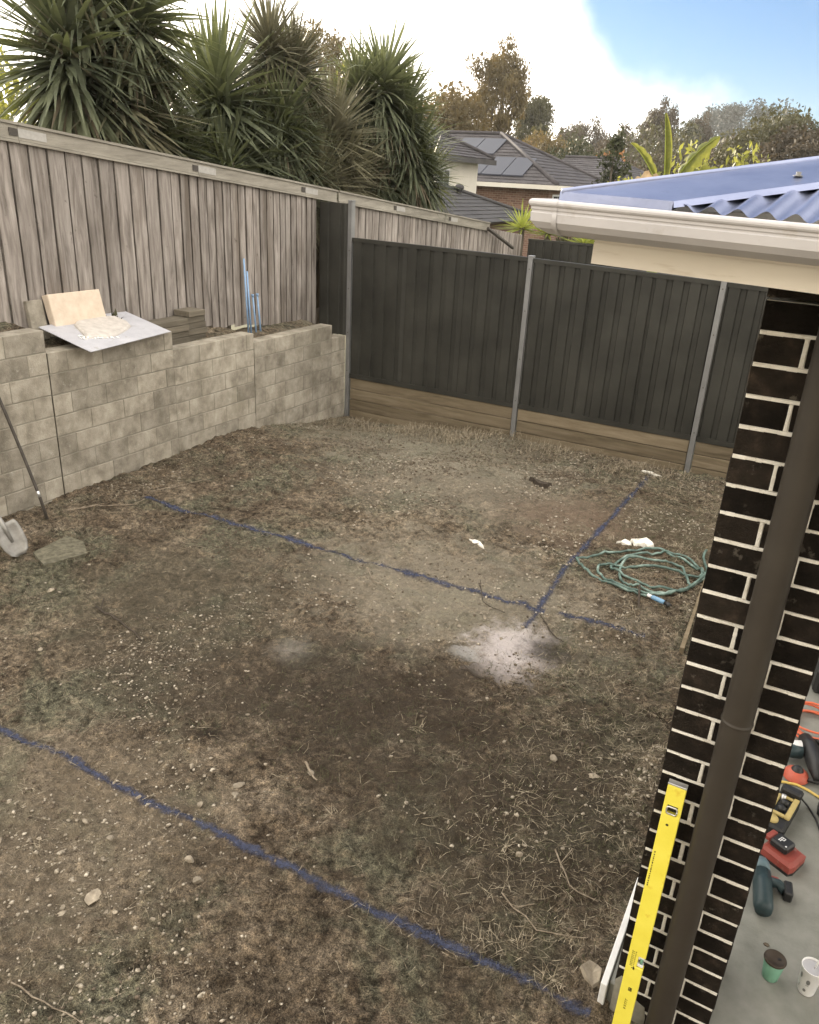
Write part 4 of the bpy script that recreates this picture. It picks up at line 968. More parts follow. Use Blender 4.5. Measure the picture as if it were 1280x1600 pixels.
# ------------------------------------------------------------------ things on the patio
Z = .1
def cup_green():
    root = thing('coffee_cup', 'green paper cup with dark top standing on the concrete patio', 'cup', (.345, 2.655, Z), rz=.3)
    MB().lathe([(.0001, .001), (.029, .001), (.030, .004), (.0395, .098), (.0385, .098), (.0375, .090)], 28).build('cup', M['greencup'], root, True)
    MB().lathe([(.0415, .094), (.0425, .098), (.0415, .103), (.037, .105), (.0355, .1005), (.0001, .1003)], 28).build('lid', M['coffee'], root, True)
    MB().box((.010, -.004, .1008), (.022, .004, .1022)).build('sip_hole', M['black'], root)
cup_green()
def cup_white():
    root = thing('drink_cup', 'white plastic drink cup with straw and dark printed marks on the patio', 'cup', (.475, 2.665, Z), rz=.2)
    MB().lathe([(.0001, .001), (.029, .001), (.031, .006), (.041, .128), (.0425, .130), (.0425, .133), (.040, .133), (.0385, .124)], 30).build('cup', M['whiteplastic'], root, True)
    MB().lathe([(.0400, .1325), (.039, .126), (.030, .1255), (.012, .127), (.0001, .127)], 30).build('lid', M['sheet'], root, True)
    MB().tube([(.004, .0, .12), (.020, .008, .19)], .0035, 10).build('straw', M['whiteplastic'], root, True)
    pm = MB()
    def patch(a0, a1, z0, z1, rnd=True):
        n = 10; P = []
        for k in range(n):
            t = 2*math.pi*k/n; a = (a0+a1)/2+(a1-a0)/2*math.cos(t)*(1 if rnd else 1.2); z = (z0+z1)/2+(z1-z0)/2*math.sin(t); r = .031+(z-.006)*.01/.122+.0006
            P.append((r*math.cos(a), r*math.sin(a), z))
        pm.add(P, [tuple(range(n))])
    b0 = R(-113)
    patch(b0-.92, b0-.68, .080, .108, False); patch(b0-.12, b0+.2, .066, .094, False); patch(b0-.15, b0+.22, .060, .063); patch(b0-.26, b0+.04, .024, .040, False); patch(b0-.95, b0-.8, .028, .045)
    pm.build('printed_mark', M['post'], root)
cup_white()
def charger():
    root = thing('battery_charger', 'red battery charger with a black battery sitting on the patio', 'charger', (.322, 3.32, Z), rz=R(-28))
    MB().prism([(-.075, -.06), (.075, -.06), (.085, -.03), (.075, .075), (-.03, .085), (-.075, .06)], .0, .016).build('base', M['black'], root)
    P = [(-.075, -.06), (.078, -.06), (.085, -.03), (.075, .075), (-.03, .085), (-.075, .06)]
    n = len(P); V = [(x, y, .016) for x, y in P]+[(x, y, .05) for x, y in P]+[(x*.8, y*.8, .064) for x, y in P]
    MB().add(V, [(i, (i+1) % n, n+(i+1) % n, n+i) for i in range(n)]+[(n+i, n+(i+1) % n, 2*n+(i+1) % n, 2*n+i) for i in range(n)]+[tuple(range(2*n, 3*n))]).build('body', M['red'], root)
    b = MB().box((-.055, -.028, .064), (.03, .05, .104), ch=.008).build('battery', M['black'], root)
    pr = MB().box((-.03, -.005, .1042), (-.026, .028, .1046)).box((-.022, -.005, .1042), (-.018, .028, .1046)).box((-.03, .024, .1042), (-.008, .028, .1046)).box((-.03, .008, .1042), (-.010, .012, .1046)).box((-.012, .008, .1042), (-.008, .028, .1046)).box((.012, -.018, .1042), (.02, -.010, .1046))
    pr.build('battery_print', M['whiteplastic'], root)
    MB().box((-.085, -.02, .07), (-.055, .045, .10), ch=.006).build('battery_clip', M['red'], root)
charger()
def jigsaw():
    root = thing('cordless_tool', 'dark teal cordless power tool lying on the patio beside the pier', 'power tool', (.262, 3.09, Z), rz=R(98))
    Mr = Matrix.Rotation(R(90), 4, 'Y')
    MB().tube([(-.16, 0, .040), (-.13, 0, .042), (-.02, 0, .044), (.06, 0, .044)], [.034, .041, .041, .038], 14).build('motor_body', M['teal'], root, True)
    MB().tube([(.061, 0, .044), (.11, 0, .044), (.135, 0, .044)], [.039, .036, .026], 14).build('gear_head', M['toolgrey'], root, True)
    MB().tube([(.02, -.03, .04), (.03, -.07, .035), (.005, -.095, .03)], [.024, .021, .024], 10).build('handle', M['teal'], root, True)
    MB().box((-.035, -.125, .005), (.045, -.09, .058), ch=.006).build('battery', M['black'], root)
    MB().box((.035, -.07, .03), (.055, -.035, .05), ch=.004).build('trigger', M['red'], root)
jigsaw()
def site_radio():
    root = thing('power_box', 'yellow and black power box standing on the patio beside the pier', 'power box', (.300, 3.605, Z), rz=R(-12))
    MB().box((-.06, -.16, 0), (.05, .14, .07), ch=.012).build('case', M['black'], root)
    f = MB(); 
    for lo, hi in (((-.05, -.075, .0705), (-.036, .085, .084)), ((.022, -.075, .0705), (.048, .10, .084)), ((-.036, -.075, .0705), (.022, -.055, .084)), ((-.036, .075, .0705), (.022, .095, .080))): f.box(lo, hi, None, .003)
    f.build('frame', M['toolyellow'], root)
    MB().lathe([(.0001, .086), (.022, .085), (.027, .078), (.028, .0705)], 18, (-.018, -.112, 0)).build('knob', M['toolyellow'], root, True)
    for y in (-.02, .03): MB().lathe([(.018, .0705), (.020, .088), (.015, .095), (.0001, .096)], 14, (-.005, y, 0)).build('plug', M['black'], root, True)
    MB().lathe([(.010, .0705), (.012, .10), (.0001, .102)], 12, (-.022, .062, 0)).build('switch', M['silver'], root, True)
    MB().box((-.05, .10, .0705), (.05, .155, .11), ch=.01).build('plug_block', M['black'], root)
site_radio()
tag(MB().tube([(.325, 3.73, .185), (.37, 3.75, .16), (.415, 3.77, .108), (.455, 3.70, .107), (.50, 3.55, .107), (.53, 3.40, .107), (.535, 3.2, .107)], .005, 8).build('thin_cord', M['black'], None, True), 'thin black cord curving over the patio from the yellow power box', 'cord')
tag(MB().tube([(.20, 3.88, .108), (.269, 3.893, .108), (.352, 3.915, .108), (.41, 3.90, .108), (.47, 3.87, .108), (.56, 3.80, .108)], .007, 8).build('extension_lead', M['yellowcord'], None, True), 'yellow cord lying across the patio in front of the grinder', 'cord')
def grinder():
    root = thing('angle_grinder', 'black and orange power tool with a navy battery lying on the patio', 'power tool', (.415, 4.13, Z), rz=R(20))
    MB().tube([(-.02, -.17, .05), (-.01, -.06, .055), (.0, .08, .06), (.0, .17, .055)], [.034, .045, .048, .036], 14).build('body', M['black'], root, True)
    MB().tube([(-.15, .04, .06), (-.12, .04, .06), (-.06, .04, .06)], [.036, .042, .042], 14).build('battery', M['teal'], root, True)
    MB().tube([(-.145, .055, .075), (-.06, .055, .08)], [.03, .034], 12).build('label_band', M['whiteplastic'], root, True)
    MB().tube([(.02, -.10, .06), (.06, -.02, .10), (.06, .08, .10), (.02, .15, .06)], .017, 10).build('handle', M['black'], root, True)
    Mh = Matrix.Translation((-.12, -.115, .006)); 
    MB().lathe([(.0001, .05), (.03, .048), (.058, .03), (.064, 0)], 18, M=Mh).build('guard', M['orangered'], root, True)
    MB().lathe([(.0001, .066), (.016, .066), (.03, .052), (.032, .046)], 14, M=Mh).build('spindle', M['black'], root, True)
    MB().tube([(-.08, -.14, .02), (-.03, -.17, .03), (.0, -.14, .04)], .012, 8).build('guard_arm', M['black'], root, True)
grinder()
def orange_coil():
    pts = []
    for i in range(5*22+1):
        f = i/22; th = 2*math.pi*f; r = .13+.02*math.sin(f*2.1); pts.append((.40+.01*math.sin(f)+r*math.cos(th)*1.0, 4.50+r*1.2*math.sin(th), .11+.012*int(f)+.01*math.sin(th*2+f)))
    tag(MB().tube(pts, .0065, 8).build('extension_lead', M['orange'], None, True), 'orange extension lead coiled on the patio behind the power tools', 'cord')
orange_coil()
def tool_case():
    root = thing('tool_case', 'dark grey tool case standing on the patio behind the orange lead', 'tool case', (.60, 5.12, Z), rz=R(8))
    MB().box((-.26, -.2, .0), (.26, .2, .17), ch=.02).build('lower_case', M['black'], root); MB().box((-.262, -.202, .175), (.262, .202, .26), ch=.03).build('lid', M['ironbar'], root)
    for x in (-.15, .15): MB().box((x-.03, -.215, .14), (x+.03, -.203, .2), ch=.004).build('latch', M['silver'], root)
    MB().tube([(-.08, 0, .26), (-.07, 0, .30), (.07, 0, .30), (.08, 0, .26)], .012, 8).build('handle', M['black'], root)
tool_case()
tag(MB().box((.455, 3.70, Z), (.56, 3.80, Z+.07), ch=.02).build('socket_block', M['black']), 'black socket block on the patio at the end of the thin cord', 'socket')
scrap_pts = [(.318+.012*math.cos(k), 2.80+.008*math.sin(k)) for k in range(6)]
tag(MB().prism(scrap_pts, Z+.0005, Z+.006).build('dirt_crumb', M['clod']), 'small dark crumb of dirt on the patio above the green cup', 'crumb')
tag(MB().box((-3.2, -2.9, -.3), (8, -2.6, 5.2)).build('house_wall', M['farwall']), 'tall pale unseen house wall added behind the viewpoint to block sky and bounce light', 'wall')  # unseen wall, added to cut the sky behind the camera and bounce light
# dark house wall at the inner end of the patio
tag(MB().box((.9, 6.6, 0), (5.8, 6.8, 2.78)).build('house_wall', M['brick']), 'dark brick wall at the inner end of the patio', 'wall')

# ------------------------------------------------------------------ plants
def leaf_strip(P, F, base, d0, L, wd, droop, segs=4, prof=(.55, 1, .85, .5, .03), up=Vector((0, 0, 1)), rollj=.0):
    d = Vector(d0).normalized(); side = d.cross(up)
    side = side.normalized() if side.length > .05 else Vector((1, 0, 0))
    if rollj: side = (side+d.cross(side)*random.uniform(-rollj, rollj)).normalized()
    p = Vector(base); i0 = len(P); st = L/segs
    for k in range(segs+1):
        wv = wd*prof[k]
        P.append(p-side*wv); P.append(p+side*wv)
        d = (d+Vector((0, 0, -droop/segs))).normalized(); p = p+d*st
    for k in range(segs): F.append((i0+2*k, i0+2*k+1, i0+2*k+3, i0+2*k+2))
def rosette_mesh(name, n, L, wd, mat, th0, th1, stem, droop, seed):
    random.seed(seed); P = []; F = []
    for k in range(n):
        th = R(th0+(th1-th0)*math.sqrt((k+.5)/n)+random.uniform(-6, 6)); ph = k*2.39996+random.uniform(-.2, .2)
        d = Vector((math.sin(th)*math.cos(ph), math.sin(th)*math.sin(ph), math.cos(th)))
        zb = -stem*(k/n)
        leaf_strip(P, F, Vector((d.x*.04, d.y*.04, zb)), d, L*random.uniform(.75, 1.1), wd*random.uniform(.8, 1.2), droop*random.uniform(.4, 1.5)*(th/1.5)*(4.5 if random.random() < .09 else 1), rollj=.5)
    me = MB().add(P, F).mesh(name); me.materials.append(mat); return me
YC = [rosette_mesh('crown', 420, .92, .029, M['yucca'], 3, 128, .45, .42, s) for s in (1, 2, 3, 4, 7)]
YD = [rosette_mesh('dead_leaves', 220, .78, .024, M['yuccadead'], 95, 165, .55, .8, s) for s in (5, 6)]
random.seed(21)
YP = [rosette_mesh('crown', 380, .92, .022, M['yuccapale'], 3, 120, .45, .25, s) for s in (8, 9)]
random.seed(21)
def yucca(x, y, heads, lab):
    zg = terr(x, y)-.1; root = thing('yucca', lab, 'yucca', (x, y, zg), 'yuccas growing behind the paling fence')
    tr = MB(); hx = sum(h[0] for h in heads)/len(heads); hy = sum(h[1] for h in heads)/len(heads); hz = min(h[2] for h in heads)
    fork = Vector((0, 0, max(.6, (hz-zg)*.5)))
    tr.tube([(0, 0, 0), (0, 0, fork.z*.5), fork], [.16, .12, .1], 8)
    for h in heads:
        e = Vector((h[0]-x, h[1]-y, h[2]-zg-.3)); tr.tube([fork, fork.lerp(e, .5)+Vector((0, 0, .1)), e], [.1, .075, .06], 7)
    tr.build('trunk', M['bark'], root, True)
    for h in heads:
        s = h[3]*1.12
        inst('crown', random.choice(YP if ('pale' in lab or 'lowest' in lab or random.random() < .15) else YC), root, (h[0]-x, h[1]-y, h[2]-zg), (random.uniform(-.2, .2), random.uniform(-.2, .2), random.uniform(0, 6)), (s, s, s))
        inst('dead_leaves', random.choice(YD), root, (h[0]-x, h[1]-y, h[2]-zg-.38*s), (random.uniform(-.1, .1), random.uniform(-.1, .1), random.uniform(0, 6)), (s*.9, s*.9, s))
yucca(-8.1, 9.2, [(-8.09, 9.26, 3.95, 1.12), (-8.0, 9.4, 3.25, 1.0)], 'big rounded yucca head with a hanging skirt, tallest dark one left of centre')
yucca(-8.0, 10.3, [(-7.85, 10.1, 4.62, .8), (-7.75, 10.5, 4.45, .75), (-8.1, 10.6, 4.2, .9), (-7.6, 10.0, 3.7, .8)], 'yucca with spiky brownish tops against the white sky')
yucca(-7.5, 12.5, [(-7.44, 12.56, 4.42, .95), (-7.25, 12.9, 4.05, .85), (-7.75, 12.3, 4.30, .8)], 'yucca with a bright green tip nearest the tiled roofs')
yucca(-7.2, 13.0, [(-7.1, 13.0, 3.45, .9), (-7.0, 13.4, 3.05, .7), (-7.5, 12.7, 3.1, .8)], 'drooping dark yucca at the end of the row in front of the cream house')
yucca(-7.6, 11.2, [(-7.58, 11.29, 3.62, .95), (-7.5, 11.5, 3.05, .9), (-7.8, 11.0, 3.2, .9)], 'pale brownish yucca in the middle of the row behind the fence')
yucca(-7.45, 10.6, [(-7.40, 10.63, 2.92, .8), (-7.5, 10.1, 2.75, .75), (-7.5, 11.2, 2.95, .7)], 'lowest yucca rosette showing just above the fence capping')
yucca(-8.2, 7.0, [(-8.25, 6.96, 4.2, 1.15), (-8.1, 7.45, 3.9, 1.1), (-7.95, 7.7, 4.6, 1.0), (-8.3, 7.3, 5.1, 1.1), (-8.0, 7.9, 3.4, .95)], 'huge dark yucca clump filling the upper left of the view')
yucca(-7.9, 8.4, [(-7.85, 8.35, 3.1, .55), (-7.7, 8.9, 2.95, .75)], 'shaded yucca between the huge clump and the big rounded head')
yucca(-8.8, 9.6, [(-8.8, 9.9, 3.9, 1.0), (-8.6, 10.2, 3.3, 1.0)], 'shaded yucca behind the big rounded head')
yucca(-8.4, 11.6, [(-8.4, 11.3, 3.6, 1.1), (-8.3, 12.0, 3.5, 1.1), (-8.2, 12.6, 3.3, 1.0), (-8.5, 10.9, 3.0, 1.1)], 'dark yucca filling the gap behind the middle of the row')
yucca(-7.7, 9.8, [(-7.7, 9.75, 3.1, .85), (-7.6, 10.1, 3.4, .8)], 'dull yucca partly hidden right of the big rounded head')

def young(x, y, z, s, lab):
    root = thing('young_yucca', lab, 'yucca', (x, y, z-.6), 'young yuccas beyond the far fence')
    me = rosette_mesh('crown', 70, .62*s, .024, M['youngyucca'], 5, 95, .06, .15, int(abs(x)*100)); inst('crown', me, root, (0, 0, .6))
    MB().tube([(0, 0, -.9), (0, 0, .6)], .07, 7).build('trunk', M['bark'], root, True)
young(-6.95, 18.2, 2.05, 1.05, 'largest bright yellow green young yucca behind the far fence end')
young(-6.35, 18.3, 1.98, 1.0, 'bright young yucca second from the paling fence end')
young(-5.45, 18.2, 1.82, .75, 'small bright young yucca under the gutter corner')
young(-5.05, 18.4, 1.80, .7, 'bright young yucca half hidden behind the cream fascia')

def cloud(blobs, per, size, rng, flat=.8):
    """leaf cards spread through blobs (x,y,z,r)"""
    C = []; 
    for (x, y, z, r) in blobs:
        n = max(6, int(per*r*r)); d = rng.normal(size=(n, 3)); d /= np.linalg.norm(d, axis=1)[:, None]
        rad = r*(rng.random(n)**.45); C.append(np.array([x, y, z])+d*rad[:, None]*np.array([1, 1, flat]))
    C = np.concatenate(C); n = len(C)
    a = rng.normal(size=(n, 3)); a /= np.linalg.norm(a, axis=1)[:, None]; b_ = rng.normal(size=(n, 3)); b_ -= a*(a*b_).sum(1)[:, None]; b_ /= np.linalg.norm(b_, axis=1)[:, None]
    s = size*rng.uniform(.5, 1.35, n)[:, None]
    V = np.stack([C-a*s, C-b_*s*.45, C+a*s, C+b_*s*.45], 1)
    F = np.arange(4*n).reshape(n, 4); return V, F
def tree_tpl(kind, seed):
    """returns (crown verts, faces), trunk MB; about 10 m tall at origin"""
    rng = np.random.default_rng(seed); bl = []; tr = MB()
    if kind == 'gum':
        limbs = [(rng.uniform(-1.6, 1.6), rng.uniform(-1.6, 1.6), rng.uniform(6.3, 9.6)) for _ in range(20)]
        tr.tube([(0, 0, -1), (.1, 0, 2), (.05, .1, 4)], [.3, .22, .17], 8)
        for (x, y, z) in limbs:
            tr.tube([(.05, .1, rng.uniform(2.5, 4)), (x*.6, y*.6, z*.72), (x, y, z)], [.12, .07, .03], 5)
            for _ in range(4): bl.append((x+rng.normal()*.45, y+rng.normal()*.45, z+rng.normal()*.4, rng.uniform(.45, .85)))
            for _ in range(2): bl.append((x*.8+rng.normal()*.5, y*.8+rng.normal()*.5, z*.72+rng.normal()*.5, rng.uniform(.25, .5)))
        V, F = cloud(bl, 330, .115, rng)
    elif kind == 'round':
        tr.tube([(0, 0, -1), (0, 0, 3), (.2, .1, 5)], [.35, .28, .2], 8)
        for k in range(46):
            d = rng.normal(size=3); d /= np.linalg.norm(d); d[2] = abs(d[2])*1.0-.25
            p = np.array([0, 0, 5.4])+d*np.array([3.3, 3.3, 3.6])*rng.uniform(.72, 1.0); bl.append((*p, rng.uniform(.6, 1.15)))
            if k < 9: tr.tube([(.2, .1, 4.6), tuple(np.array([0, 0, 5.2])*.5+p*.5), tuple(p)], [.13, .08, .03], 5)
        V, F = cloud(bl, 230, .13, rng, .75)
    elif kind == 'upright':
        tr.tube([(0, 0, -1), (0, 0, 5), (0, 0, 9)], [.22, .15, .04], 7)
        for k in range(44):
            z = rng.uniform(1.5, 9.6); r = 1.7*(1-((z-4)/6.2)**2 if z > 4 else 1)*rng.uniform(.3, 1); a = rng.uniform(0, 6.28)
            bl.append((r*math.cos(a), r*math.sin(a), z, rng.uniform(.4, .75)))
        V, F = cloud(bl, 190, .15, rng, .9)
    else:   # bushy
        for k in range(30):
            a = rng.uniform(0, 6.28); r = rng.uniform(0, 1)**.5*3.4; bl.append((r*math.cos(a), r*math.sin(a), rng.uniform(.4, 1)*(6.5-.32*r*r*.9)+.3, rng.uniform(.7, 1.3)))
        tr.tube([(0, 0, -1), (0, 0, 3)], [.25, .1], 6)
        V, F = cloud(bl, 190, .125, rng, .8)
    return V, F, tr
TPL = {}
for kd, sds in (('gum', (1, 2)), ('round', (3, 4, 5)), ('upright', (6, 7)), ('bushy', (8, 9))):
    TPL[kd] = [tree_tpl(kd, s) for s in sds]
_cm = {}
def tree(kd, v, x, y, H, wf, mat, label, zg=None, name='tree', group='trees on the slope beyond the houses'):
    key = (kd, v, mat)
    if key not in _cm:
        V, F, tr = TPL[kd][v]; cm = mesh_np('crown', V, F, M[mat]); tm = tr.mesh('trunk'); tm.materials.append(M['bark']); _cm[key] = (cm, tm)
    cm, tm = _cm[key]; zg = terr(x, y) if zg is None else zg; s = H/10.0
    if kd == 'bushy': s = H/7.0
    root = thing(name, label, 'tree', (x, y, zg), group, random.uniform(0, 6)); root.scale = (s*wf, s*wf, s)
    inst('crown', cm, root); inst('trunk', tm, root)
def polar(az, D):      # azimuth in degrees clockwise from +Y
    return D*math.sin(R(az)), D*math.cos(R(az))
AZ = lambda px: math.degrees(math.atan((px-668)/1336.))-27.5
ROWS = [  # picture column it shows in, distance, top height above our yard, kind, variant, width factor, foliage, label
 (765, 62, 9.4, 'gum', 0, .56, 'leaf_gold', 'tall open gum tree with golden edges, tallest behind the tiled roof'),
 (690, 58, 9.6, 'round', 0, .78, 'leaf_gold', 'golden brown tree between the yuccas and the tall gum'),
 (655, 60, 8.6, 'bushy', 0, .9, 'leaf_gold', 'golden bush behind the yucca row end'),
 (730, 70, 8.0, 'bushy', 1, .9, 'leaf_autumn', 'orange tinged bush at the foot of the tall gum'),
 (818, 88, 9.2, 'gum', 1, .6, 'leaf_olive', 'greyish olive tree right of the tall gum'),
 (845, 72, 7.2, 'round', 1, .8, 'leaf_gold', 'yellowish tree in front of the greyish olive one'),
 (862, 78, 7.4, 'bushy', 0, .8, 'leaf_olive', 'olive bushy tree above the tiled roof end'),
 (888, 64, 6.6, 'round', 2, .72, 'leaf_dark', 'dark green rounded tree just above the far roof wing'),
 (903, 130, 12.6, 'round', 0, .62, 'leaf_brown', 'small brown dome shaped tree standing highest over the far trees'),
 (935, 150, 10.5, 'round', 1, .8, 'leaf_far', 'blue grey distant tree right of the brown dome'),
 (944, 70, 6.2, 'round', 0, .55, 'leaf_autumn', 'rust orange tree in front of the brown trees'),
 (966, 118, 11.2, 'round', 2, .55, 'leaf_brown', 'brown rounded tree behind the rust orange one'),
 (985, 100, 8.0, 'bushy', 1, .8, 'leaf_brown', 'low brown tree behind the dark shrub'),
 (1012, 125, 10.2, 'gum', 0, .6, 'leaf_brown', 'brown gum tree left of the upright banana leaf'),
 (1030, 105, 9.6, 'bushy', 0, .9, 'leaf_olive', 'dull olive trees behind the banana leaves'),
 (1050, 128, 11.8, 'round', 1, .6, 'leaf_dark', 'dark rounded tree right behind the upright banana leaf'),
 (1078, 140, 10.6, 'gum', 1, .5, 'leaf_brown', 'thin brown tree right of the banana leaves'),
 (1090, 110, 8.8, 'bushy', 1, .9, 'leaf_brown', 'brown bush under the thin brown tree'),
 (1125, 92, 8.6, 'round', 2, .75, 'leaf_brown', 'dark brown broad tree before the bluish far tree'),
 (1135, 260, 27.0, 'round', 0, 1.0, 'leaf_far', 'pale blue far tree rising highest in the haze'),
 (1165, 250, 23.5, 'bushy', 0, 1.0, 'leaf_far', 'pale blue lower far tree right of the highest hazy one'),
 (1160, 85, 6.5, 'bushy', 0, .8, 'leaf_brown', 'brown bushes left of the big olive tree'),
 (1205, 70, 9.6, 'round', 1, .95, 'leaf_olive', 'big olive brown dome tree above the patio roof'),
 (1262, 66, 8.6, 'round', 0, .95, 'leaf_brown', 'big brown tree at the edge right of the olive dome'),
 (1235, 60, 6.2, 'bushy', 1, .9, 'leaf_brown', 'lower brown tree in front of the big olive dome'),
 (1330, 68, 9.2, 'round', 2, 1.0, 'leaf_olive', 'olive tree beyond the edge of the view'),
 (495, 52, 11.8, 'round', 1, .5, 'leaf_gold', 'small golden treetop peeping over the yuccas'),
 (545, 40, 7.8, 'bushy', 0, .7, 'leaf_bright', 'bright yellow green tree behind the middle yuccas'),
]
random.seed(5)
for px, D, top, kd, v, wf, mat, lab in ROWS:
    x, y = polar(AZ(px), D); zg = terr(x, y); tree(kd, v, x, y, (top-zg)*1.04+D*.022, wf, mat, lab)
# shrubs and trees nearer by
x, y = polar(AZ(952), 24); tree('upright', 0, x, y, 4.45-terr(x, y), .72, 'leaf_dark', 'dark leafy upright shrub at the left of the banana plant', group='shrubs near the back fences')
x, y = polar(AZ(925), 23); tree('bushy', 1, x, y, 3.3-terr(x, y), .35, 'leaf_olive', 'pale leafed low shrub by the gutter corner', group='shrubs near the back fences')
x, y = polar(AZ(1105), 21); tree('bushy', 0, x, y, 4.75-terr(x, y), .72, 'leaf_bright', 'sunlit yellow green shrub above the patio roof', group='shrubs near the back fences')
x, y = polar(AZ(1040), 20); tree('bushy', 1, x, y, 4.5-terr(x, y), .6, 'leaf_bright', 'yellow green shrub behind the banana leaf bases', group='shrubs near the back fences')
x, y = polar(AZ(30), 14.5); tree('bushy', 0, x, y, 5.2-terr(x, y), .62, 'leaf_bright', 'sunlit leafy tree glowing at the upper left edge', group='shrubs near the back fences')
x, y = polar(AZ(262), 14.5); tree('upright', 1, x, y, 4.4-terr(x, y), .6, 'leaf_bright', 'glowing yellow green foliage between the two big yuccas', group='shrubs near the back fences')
# far wooded slope
def far_wood():
    rng = np.random.default_rng(77); bl = []
    for az in np.arange(-62, 12, .55):
        for D in (175, 230, 300):
            a = az+rng.uniform(-.4, .4); d = D*rng.uniform(.93, 1.08); x, y = polar(a, d); z = terr(x, y); h = rng.uniform(4, 9)
            for _ in range(3): bl.append((x+rng.normal()*2, y+rng.normal()*2, z+h*rng.uniform(.35, .9), rng.uniform(1.5, 3.2)))
    V, F = cloud(bl, 12, .75, rng, .9); o = bpy.data.objects.new('distant_woods', mesh_np('distant_woods', V, F, M['leaf_brown'])); lk(o); tag(o, kind='stuff')
far_wood()
def banana():
    bx, by = -3.55, 16.75; zg = terr(bx, by); root = thing('banana_plant', 'banana plant with tall sunlit leaves above the patio roof', 'banana plant', (bx, by, zg))
    zc = 2.75-zg
    MB().tube([(0, 0, 0), (0, 0, zc*.6), (0, 0, zc+.1)], [.13, .11, .07], 9).build('stem', M['youngyucca'], root, True)
    def leaf(tip, bend, wd, mat, fold, slits=0, nm='leaf'):
        p0 = Vector((0, 0, zc)); p2 = Vector(tip)-Vector((bx, by, zg)); p1 = (p0+p2)/2+Vector(bend)
        n = 18; P = []; F = []; vdir = Vector((.46, .89, 0))
        for k in range(n+1):
            t = k/n; c = p0*(1-t)**2+p1*2*t*(1-t)+p2*t*t; tg = (p1-p0)*(1-t)+(p2-p1)*t; tg.normalize()
            sd = tg.cross(vdir).normalized(); ot = sd.cross(tg)
            wv = wd*(.06 if t < .16 else math.sin(math.pi*min(1, (t-.1)/.92))**.7+.04)
            jag = (1-.35*((k % 3) == 0)) if slits else 1
            P += [c-sd*wv*math.cos(fold)*jag+ot*wv*math.sin(fold), c, c+sd*wv*math.cos(fold)*jag+ot*wv*math.sin(fold)]
        for k in range(n): F += [(3*k, 3*k+1, 3*k+4, 3*k+3), (3*k+1, 3*k+2, 3*k+5, 3*k+4)]
        o = MB().add(P, F).build(nm, M[mat], root, True)
        mid = [P[3*k+1]-vdir*.012 for k in range(n+1)]; MB().tube(mid, [.02*(1-.8*k/n) for k in range(n+1)], 6).build('midrib', M['youngyucca'], o, True)
    leaf((-3.74, 16.6, 4.30), (.03, 0, .1), .13, 'banana', 1.15)
    leaf((-4.30, 16.6, 3.78), (-.02, 0, .30), .13, 'banana', 1.05, 1)
    leaf((-2.75, 16.9, 3.95), (-.15, 0, .25), .20, 'banana', .55, 1)
    leaf((-2.65, 17.1, 3.35), (-.1, .1, .35), .20, 'banana', .5, 1)
    leaf((-4.15, 16.5, 2.95), (-.05, 0, .45), .24, 'bananadry', .5, 1)
    leaf((-3.2, 17.3, 3.7), (.1, .2, .25), .16, 'banana', .5, 1)
banana()

# ------------------------------------------------------------------ houses behind
def tile_face(mb, E0, E1, R0, R1, n, step=.03, tw=.30):
    """courses of tiles from eave E0-E1 up to ridge R0-R1 (points may coincide)"""
    E0, E1, R0, R1 = map(Vector, (E0, E1, R0, R1)); nrm = (E1-E0).cross(R0+R1-E0-E1).normalized(); nrm = nrm if nrm.z > 0 else -nrm
    for j in range(n):
        t0, t1 = j/n, (j+1)/n; A, B = E0.lerp(R0, t0), E1.lerp(R1, t0); C_, D = E0.lerp(R0, t1), E1.lerp(R1, t1)
        m = max(1, int((B-A).length/tw)); 
        for i in range(m):
            a, b_ = i/m, (i+1)/m; h = step*random.uniform(.75, 1.15)
            p = [A.lerp(B, a), A.lerp(B, b_), C_.lerp(D, b_), C_.lerp(D, a)]
            g = (p[1]-p[0])*.03
            q = [p[0]+nrm*h+g, p[1]+nrm*h-g, p[2]+nrm*.004-g, p[3]+nrm*.004+g]
            mb.add(q+[p[0]+g, p[1]-g], [(0, 1, 2, 3), (4, 5, 1, 0)])
        mb.add([A, B, D, C_], [(0, 1, 2, 3)])
def caps(root, pairs, mat, r=.10):
    for a, b_ in pairs:
        MB().tube([Vector(a)+Vector((0, 0, .04)), Vector(b_)+Vector((0, 0, .04))], r, 7).build('ridge_cap', mat, root, True)
def frame_window(root, c, wv, hv, ax):
    """window on a wall; ax 'x' wall along X facing -Y, 'y' wall along Y facing +X"""
    def bx(lo, hi, nm, mat, par):
        if ax == 'x': P = ((c[0]+lo[0], c[1]-hi[1], c[2]+lo[2]), (c[0]+hi[0], c[1]-lo[1], c[2]+hi[2]))
        else: P = ((c[0]+lo[1], c[1]+lo[0], c[2]+lo[2]), (c[0]+hi[1], c[1]+hi[0], c[2]+hi[2]))
        return MB().box(*P).build(nm, mat, par)
    f = MB()
    fr = bx((-wv/2, .0, -hv/2), (wv/2, .03, hv/2), 'window', M['white'], root)
    bx((-wv/2+.07, .031, -hv/2+.07), (-.03, .045, hv/2-.07), 'pane', M['glass'], fr); bx((.03, .031, -hv/2+.07), (wv/2-.07, .045, hv/2-.07), 'pane', M['glass'], fr)
